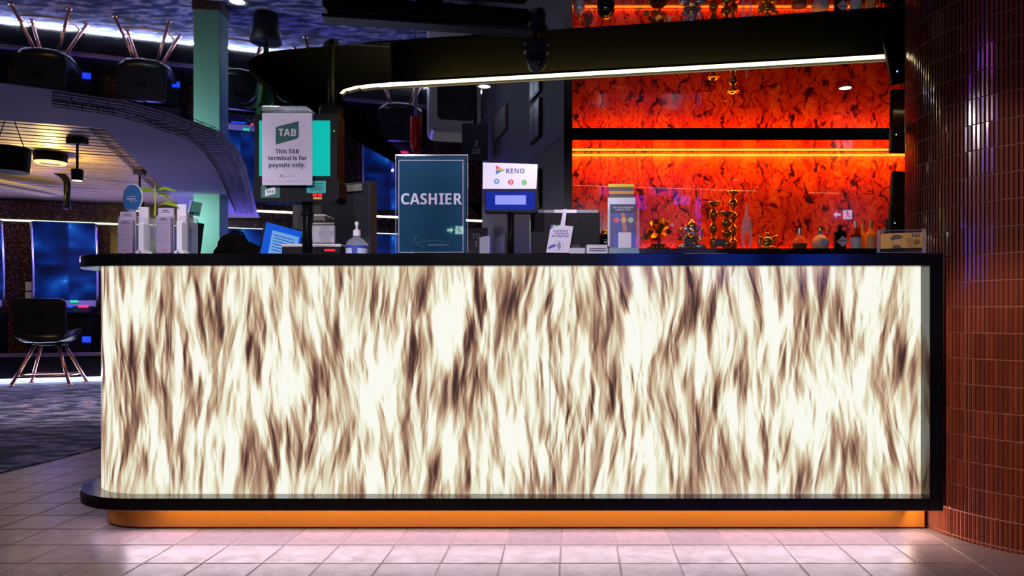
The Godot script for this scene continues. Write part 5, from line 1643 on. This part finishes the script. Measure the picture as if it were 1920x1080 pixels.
	# clear glass figure: drop body with a slim neck on two legs
	o = on_shelf(1400, -0.03)
	t = thing("glass_bird", "clear glass long-legged figure with a slim neck on the lit shelf", "ornament", o)
	obj("body", shape().smooth().lathe([Vector2(0, 34 * k), Vector2(6 * k, 36 * k), Vector2(10 * k, 44 * k), Vector2(10 * k, 50 * k), Vector2(7 * k, 60 * k), Vector2(3.4 * k, 68 * k), Vector2(2.4 * k, 84 * k), Vector2(0, 86 * k)], o, 24), clear_glass, t)
	obj("head", shape().smooth().ball(o + Vector3(0, 88 * k, 0), Vector3(2.8, 2.8, 2.8) * k, 12), clear_glass, t)
	for sx in [-1, 1]:
		obj("leg", shape().smooth().tube([o + Vector3(sx * 6, 0, 0) * k, o + Vector3(sx * 7.5, 22, 0) * k, o + Vector3(sx * 6.5, 42, 0) * k], [2.2 * k, 3.0 * k, 4.0 * k], 10), clear_glass, t)
	# laughing figure with raised arms
	o = on_shelf(1438)
	t = thing("laughing_figurine", "round gold laughing figurine with outstretched arms on a lotus", "figurine", o)
	fg = shape().smooth()
	for e in [[0, 14, 0, 12, 10, 10], [0, 20, 1, 10.5, 9, 9], [0, 31, 0, 6, 6, 6], [-4, 8, 4, 9, 4, 7], [4, 8, 4, 9, 4, 7]]:
		fg.ball(o + Vector3(e[0], e[1], e[2]) * k, Vector3(e[3], e[4], e[5]) * k, 16)
	for sx in [-1, 1]:
		fg.tube([o + Vector3(sx * 7, 24, 0) * k, o + Vector3(sx * 13, 26, 0) * k, o + Vector3(sx * 20, 31, 0) * k], [3.6 * k, 3.0 * k, 1.6 * k], 8)
	obj("body", fg, gold, t)
	for sx in [-1, 1]:
		obj("sleeve", shape().smooth().ball(o + Vector3(sx * 12.5, 19, -1) * k, Vector3(4.2, 8, 3) * k, 12), mat(rgb(206, 150, 110), 0.3, 0.6), t)
	for i in 14:
		var a := TAU * i / 14
		obj("petal", shape().smooth().ball(o + Vector3(cos(a) * 15, 4.5, sin(a) * 12) * k, Vector3(5.5, 3.5, 2.6) * k, 8, Basis(Vector3.UP, -a) * Basis(Vector3.BACK, 0.6)), gold, t)
	# round decanter with dark spirit
	o = on_shelf(1499)
	t = thing("round_decanter", "round clear decanter half full of dark amber spirit with a silver stopper", "decanter", o)
	obj("glass", shape().smooth().lathe([Vector2(0, 0), Vector2(8 * k, 0), Vector2(13.5 * k, 6 * k), Vector2(15.5 * k, 14 * k), Vector2(13 * k, 22 * k), Vector2(7 * k, 28 * k), Vector2(3.5 * k, 30 * k), Vector2(3.5 * k, 33 * k), Vector2(0, 33 * k)], o, 28), clear(Color(1.0, 0.9, 0.7), 0.08), t)
	obj("spirit", shape().smooth().lathe([Vector2(0, 1 * k), Vector2(7.5 * k, 1 * k), Vector2(12.8 * k, 6.5 * k), Vector2(14.6 * k, 13 * k), Vector2(14.6 * k, 15 * k), Vector2(0, 15 * k)], o, 28), mat(rgb(92, 22, 6), 0.08), t)
	obj("stopper", shape().smooth(false).lathe([Vector2(0, 32 * k), Vector2(4 * k, 32 * k), Vector2(4.2 * k, 44 * k), Vector2(0, 44.6 * k)], o, 18), M.steel, t)
	# round tequila bottle
	o = on_shelf(1538)
	t = thing("round_bottle", "round frosted bottle with a pale oval label and gold cap", "bottle", o)
	obj("glass", shape().smooth().lathe([Vector2(0, 0), Vector2(9 * k, 0), Vector2(14.5 * k, 6 * k), Vector2(16.3 * k, 15 * k), Vector2(14.5 * k, 23 * k), Vector2(8 * k, 30 * k), Vector2(3.6 * k, 32 * k), Vector2(3.6 * k, 40 * k), Vector2(0, 40 * k)], o, 28), mat(rgb(214, 176, 160), 0.15), t)
	obj("label", shape().smooth().lathe([Vector2(0, 16.0 * k), Vector2(6, 15.9) * k, Vector2(7.6 * k, 15.2 * k)], o + Vector3(2.5 * k, 15.5 * k, 1.2 * k), 22, Basis(Vector3.RIGHT, PI / 2)), mat(rgb(170, 176, 216), 0.4), t)
	obj("ribbon", shape().smooth(false).lathe([Vector2(3.9 * k, 33 * k), Vector2(3.9 * k, 38 * k)], o, 18), mat(rgb(60, 120, 200), 0.4), t)
	obj("cap", shape().smooth(false).lathe([Vector2(0, 40 * k), Vector2(6.4 * k, 40 * k), Vector2(6.6 * k, 44 * k), Vector2(5.5 * k, 47 * k), Vector2(0, 47.6 * k)], o, 20), gold, t)
	# dark apothecary bottle with a diamond label
	o = on_shelf(1575)
	t = thing("dark_bottle", "squat black apothecary bottle with a pale diamond label", "bottle", o)
	obj("glass", shape().smooth(false).lathe([Vector2(0, 0), Vector2(11 * k, 0), Vector2(11.5 * k, 1 * k), Vector2(11.5 * k, 36 * k), Vector2(10.5 * k, 38 * k), Vector2(3.4 * k, 40 * k), Vector2(3.4 * k, 43 * k), Vector2(0, 43 * k)], o, 28), smoky, t)
	obj("label", shape().plate(PackedVector2Array([Vector2(-9 * k, 0), Vector2(2 * k, -10.5 * k), Vector2(11.3 * k, -3 * k), Vector2(11.3 * k, 3 * k), Vector2(2 * k, 10.5 * k)]), 0.002, Transform3D(Basis(), o + Vector3(-1 * k, 18 * k, 12 * k))), mat(rgb(206, 188, 206), 0.5), t)
	obj("label_print", shape().box(o + Vector3(0.5 * k, 19.5 * k, 12 * k), Vector3(15 * k, 2 * k, 0.001), 0.0), mat(rgb(110, 104, 128), 0.5), t)
	obj("stopper", shape().smooth(false).lathe([Vector2(0, 42 * k), Vector2(3.8 * k, 42 * k), Vector2(4 * k, 50 * k), Vector2(0, 50.6 * k)], o, 16), M.black, t)
	# whisky bottles
	var w := [[1604.5, 58.0, 10.5, rgb(120, 40, 14), rgb(196, 200, 216), 0.0, "square-shouldered whisky bottle with a grey-white label"], [1617.5, 56.0, 8.0, rgb(220, 130, 40), rgb(226, 150, 66), 0.085, "golden whisky bottle half hidden behind its neighbour"], [1633.0, 59.0, 10.5, rgb(230, 140, 50), rgb(226, 160, 96), 0.02, "golden whisky bottle with a tan label beside the framed note"], [1662.5, 64.0, 8.0, rgb(40, 22, 40), rgb(180, 60, 30), 0.05, "tall dark bottle behind the framed note"]]
	for v in w:
		o = on_shelf(v[0], v[5])
		var r: float = v[2]
		var h: float = v[1]
		t = thing("spirit_bottle", v[6], "bottle", o)
		obj("glass", shape().smooth().lathe([Vector2(0, 0), Vector2(r * 0.94 * k, 0), Vector2(r * k, 2 * k), Vector2(r * k, (h - 28) * k), Vector2(r * 0.8 * k, (h - 23) * k), Vector2(3.4 * k, (h - 18) * k), Vector2(3.2 * k, (h - 10) * k), Vector2(0, (h - 10) * k)], o, 24), mat(v[3], 0.07), t)
		obj("label", shape().smooth().lathe([Vector2((r + 0.2) * k, 5 * k), Vector2((r + 0.2) * k, (h - 32) * k)], o, 24), mat(v[4], 0.5), t)
		obj("capsule", shape().smooth(false).lathe([Vector2(0, (h - 14) * k), Vector2(3.8 * k, (h - 14) * k), Vector2(4.1 * k, (h - 1) * k), Vector2(0, h * k)], o, 16), mat([rgb(206, 196, 206), rgb(196, 150, 60), rgb(176, 144, 70), rgb(40, 36, 60)][w.find(v)], 0.35, 0.4), t)
	# small shakers by the note
	for v in [[1649.0, 44.0, "tiny gold-capped miniature bottle beside the framed note"], [1655.0, 41.0, "tiny white-capped miniature bottle beside the framed note"]]:
		o = on_shelf(v[0], -0.05)
		t = thing("miniature_bottle", v[2], "bottle", o)
		obj("glass", shape().smooth().lathe([Vector2(0, 0), Vector2(3.4 * k, 0), Vector2(3.6 * k, v[1] * 0.6 * k), Vector2(1.6 * k, v[1] * 0.8 * k), Vector2(0, v[1] * 0.8 * k)], o, 14), whisky, t)
		obj("cap", shape().smooth(false).lathe([Vector2(0, v[1] * 0.8 * k), Vector2(2 * k, v[1] * 0.8 * k), Vector2(2 * k, v[1] * k), Vector2(0, v[1] * k)], o, 12), gold if v[0] < 1650 else M.white, t)
	# dark jar and skull-like decanter behind the till monitor
	o = on_shelf(1136)
	t = thing("dark_jar", "dark rounded jar with an amber lid half hidden behind the brochure stand", "jar", o)
	obj("jar", shape().smooth().lathe([Vector2(0, 0), Vector2(13 * k, 0), Vector2(17 * k, 10 * k), Vector2(16 * k, 26 * k), Vector2(9 * k, 36 * k), Vector2(0, 36 * k)], o, 24), smoky, t)
	obj("lid", shape().smooth().lathe([Vector2(9.5 * k, 35 * k), Vector2(9.8 * k, 38 * k), Vector2(5 * k, 41 * k), Vector2(0, 41.5 * k)], o, 20), gold, t)
	o = on_shelf(1086)
	t = thing("crystal_decanter", "rounded crystal decanter behind the till monitor, seen in the mirror ceiling", "decanter", o)
	obj("glass", shape().smooth().lathe([Vector2(0, 0), Vector2(8 * k, 0), Vector2(9 * k, 6 * k), Vector2(11 * k, 16 * k), Vector2(9 * k, 26 * k), Vector2(3 * k, 30 * k), Vector2(3 * k, 34 * k), Vector2(0, 34 * k)], o, 16), mat(rgb(180, 180, 190), 0.1, 0.6), t)
	obj("stopper", shape().smooth().ball(o + Vector3(0, 37 * k, 0), Vector3(4, 4, 4) * k, 10), gold, t)

# ---------------------------------------------------------------- the hall on the camera's side: what the glossy surfaces mirror
func hall_behind() -> void:
	var z := 3.0
	var kk := (11.7 + z) / F
	var n := 0
	for r in [[1303, 305, 1390, 343, rgb(190, 50, 200), "magenta wall screen in the hall, upper of the large pair"], [1303, 372, 1390, 440, rgb(60, 40, 220), "blue violet wall screen in the hall, lower of the large pair"], [1263, 323, 1293, 340, rgb(120, 60, 230), "narrow violet screen in the hall, upper of the small pair"], [1263, 352, 1293, 384, rgb(90, 70, 240), "narrow violet screen in the hall, lower of the small pair"], [1178, 338, 1212, 392, rgb(110, 30, 190), "narrow purple screen in the hall beside the small pair"]]:
		var a := Vector3((r[0] - 1078) * kk, EYE + (588 - r[1]) * kk, z)
		var b := Vector3((r[2] - 1078) * kk, EYE + (588 - r[3]) * kk, z)
		var c := (a + b) / 2
		var s := (b - a).abs()
		var t := thing("wall_screen", r[5], "screen", c)
		obj("casing", shape().box(c + Vector3(0, 0, 0.05), Vector3(s.x + 0.03, s.y + 0.03, 0.08), 0.004), M.black_plastic, t)
		var pm := glow(Color.WHITE, 6.0)
		pm.emission_operator = BaseMaterial3D.EMISSION_OP_MULTIPLY
		var base: Color = r[4]
		pm.emission_texture = noise_tex(0.02, 3, Vector2i(128, 128), [[0.0, base.darkened(0.5)], [0.5, base], [1.0, base.lightened(0.25)]], 120 + n, 20.0)
		var scr := shape()
		scr.quad(Vector3(a.x, b.y, z), Vector3(b.x, b.y, z), Vector3(b.x, a.y, z), Vector3(a.x, a.y, z), c + Vector3(0, 0, 1), Vector2(0, 1), Vector2(1, 1), Vector2(1, 0), Vector2(0, 0))
		obj("screen", scr, pm, t)
		obj("bracket", shape().span(c + Vector3(-0.06, -0.06, 0.09), Vector3(c.x + 0.06, c.y + 0.06, 4.6), 0.002), M.black, t)
		area("wall_screen_light", c - Vector3(0, 0, 0.02), Vector3(0, 0, -1), Vector3.RIGHT, Vector2(s.x, s.y), r[4], 0.35 * s.x * s.y, t)
		n += 1
	# exit signs: one behind the tiled column facing the shelf, one hung in the hall
	exit_sign(Vector3(2.53, 1.816, -4.6), 1.0, 0.5, rgb(60, 70, 130), rgb(190, 200, 255), "illuminated exit sign with an arrow, hung behind the tiled column", BULK)
	exit_sign(Vector3(-1.46, 1.894, z), -1.0, 0.55, rgb(10, 130, 90), rgb(200, 255, 235), "green exit sign with a running figure, hung low in the hall", 4.5)
	# a bank of blue lit machines facing the counter
	for i in 3:
		var p := Vector3(0.75 + i * 0.95, 0, 2.4)
		var t := thing("kiosk", "tall black kiosk with a blue screen in the hall, %s of three" % ["first", "middle", "last"][i], "kiosk", p)
		obj("body", shape().box(p + Vector3(0, 0.95, 0.2), Vector3(0.72, 1.9, 0.36), 0.02), M.black_plastic, t)
		obj("screen", shape().box(p + Vector3(0, 1.5, 0.017), Vector3(0.62, 0.62, 0.006), 0.0), glow(rgb(20, 60, 230), 1.1), t)
		area("kiosk_screen_light", p + Vector3(0, 1.5, 0.0), Vector3(0, 0, -1), Vector3.RIGHT, Vector2(0.6, 0.6), rgb(40, 90, 255), 0.2, t)
	# linear hall lamps belonging to the two area lights
	var h := 0
	for x in [-1.6, 2.4]:
		var p := Vector3(x, 4.36, 1.2)
		var t := thing("linear_lamp", ["long rose white pendant lamp over the hall", "long warm white pendant lamp over the hall"][h], "lamp", p)
		obj("profile", shape().box(p + Vector3(0, 0.02, 0), Vector3(2.44, 0.06, 0.12), 0.004), M.black, t)
		obj("light_face", shape().box(p - Vector3(0, 0.013, 0), Vector3(2.4, 0.004, 0.1), 0.0), glow(ROSE if h == 0 else WARM, 3.0), t)
		obj("rod", shape().tube([p + Vector3(0, 0.05, 0), p + Vector3(0, 0.139, 0)], 0.008, 6), M.black, t)
		h += 1
	# unseen rail of spotlights, added to brighten the counter, the shelf and the column
	var rl := thing("added_spotlight_rail", "unseen black spotlight rail added in the hall to brighten the counter", "spotlight", Vector3(0, 2.33, -0.1))
	obj("rail", shape().span(Vector3(-2.6, 2.32, -0.12), Vector3(2.4, 2.35, -0.08), 0.003), M.black, rl)
	for x in [-2.4, 0.0, 2.2]:
		obj("rod", shape().tube([Vector3(x, 2.35, -0.1), Vector3(x, 4.5, -0.1)], 0.006, 6), M.black, rl)
	var lilac := Color(0.97, 0.92, 1.0)
	for s in [[-2.2, Vector3(-1.85, 1.22, -3.25), lilac, 4.2, 13.0], [-1.3, Vector3(-1.25, 1.4, -3.3), lilac, 4.6, 14.0], [-0.5, Vector3(-0.5, 1.35, -3.1), lilac, 4.6, 14.0], [0.3, Vector3(0.1, 1.25, -3.3), lilac, 4.6, 13.0], [-1.7, Vector3(0.5, 1.43, -5.65), lilac, 3.5, 8.0], [-1.85, Vector3(1.5, 1.43, -5.65), lilac, 4.5, 8.0], [1.5, Vector3(1.4, 1.2, -3.0), lilac, 3.0, 10.0], [2.0, Vector3(1.75, 1.2, -2.6), Color(1.0, 0.86, 0.8), 0.5, 24.0], [-0.75, Vector3(1.62, 0.45, -2.78), Color(1.0, 0.8, 0.66), 9.0, 10.0]]:
		var p := Vector3(s[0], 2.26, -0.1)
		var to: Vector3 = (s[1] - p).normalized()
		var head := obj("head", shape().smooth(false).tube([p - to * 0.08, p + to * 0.05], 0.035, 16), M.black, rl)
		obj("lamp_face", shape().tube([p + to * 0.05, p + to * 0.052], 0.03, 16), M.lamp_white, head)
		obj("yoke", shape().tube([p, Vector3(p.x, 2.32, p.z)], 0.006, 6), M.black, head)
		spot("added_rail_spot_light", p + to * 0.06, to, s[2], s[3], s[4], rl)

# faces: 1 looks towards the back bar, -1 towards the counter
func exit_sign(e: Vector3, faces: float, size: float, ground: Color, bright: Color, label: String, ceiling: float) -> void:
	var ex := thing("exit_sign", label, "sign", e)
	var b := Basis(Vector3.UP, PI) * Basis.from_scale(Vector3(size, size, size))
	var tr := Transform3D(b, e)
	obj("box", shape().box(e + Vector3(0, 0, 0.03 * size), Vector3(0.42, 0.21, 0.05) * size, 0.003), M.dark_grey, ex)
	obj("sign_face", shape().plate(rrect(0.40, 0.19, 0.004), 0.002, tr), glow(ground, 3.0), ex)
	var lit := glow(bright, 14.0)
	obj("arrow", shape().plate(PackedVector2Array([Vector2(-0.07, 0), Vector2(0, 0.06), Vector2(0, 0.02), Vector2(0.07, 0.02), Vector2(0.07, -0.02), Vector2(0, -0.02), Vector2(0, -0.06)] if faces < 0 else [Vector2(0.07, 0), Vector2(0, -0.06), Vector2(0, -0.02), Vector2(-0.07, -0.02), Vector2(-0.07, 0.02), Vector2(0, 0.02), Vector2(0, 0.06)]), 0.002, tr.translated_local(Vector3(0.1, 0, 0.003))), lit, ex)
	obj("running_panel", shape().plate(rrect(0.17, 0.17, 0.004), 0.002, tr.translated_local(Vector3(-0.1, 0, 0.003))), lit, ex)
	var man := shape()
	man.ball(tr * Vector3(-0.09, 0.055, 0.005), Vector3(0.014, 0.014, 0.003) * size, 8)
	for l in [[[0.11, 0.035], [0.1, -0.01]], [[0.1, -0.01], [0.13, -0.035], [0.12, -0.065]], [[0.1, -0.01], [0.075, -0.035], [0.045, -0.05]], [[0.11, 0.03], [0.14, 0.015], [0.155, 0.03]], [[0.11, 0.03], [0.08, 0.02], [0.07, -0.005]]]:
		var pts := []
		for v in l:
			pts.append(tr * Vector3(v[0] - 0.2, v[1], 0.005))
		man.tube(pts, 0.008 * size, 5)
	obj("running_figure", man, mat(rgb(20, 24, 50), 0.5), ex)
	obj("rod", shape().tube([e + Vector3(0, 0.1 * size, 0.03 * size), Vector3(e.x, ceiling, e.z + 0.03 * size)], 0.005, 6), M.black, ex)
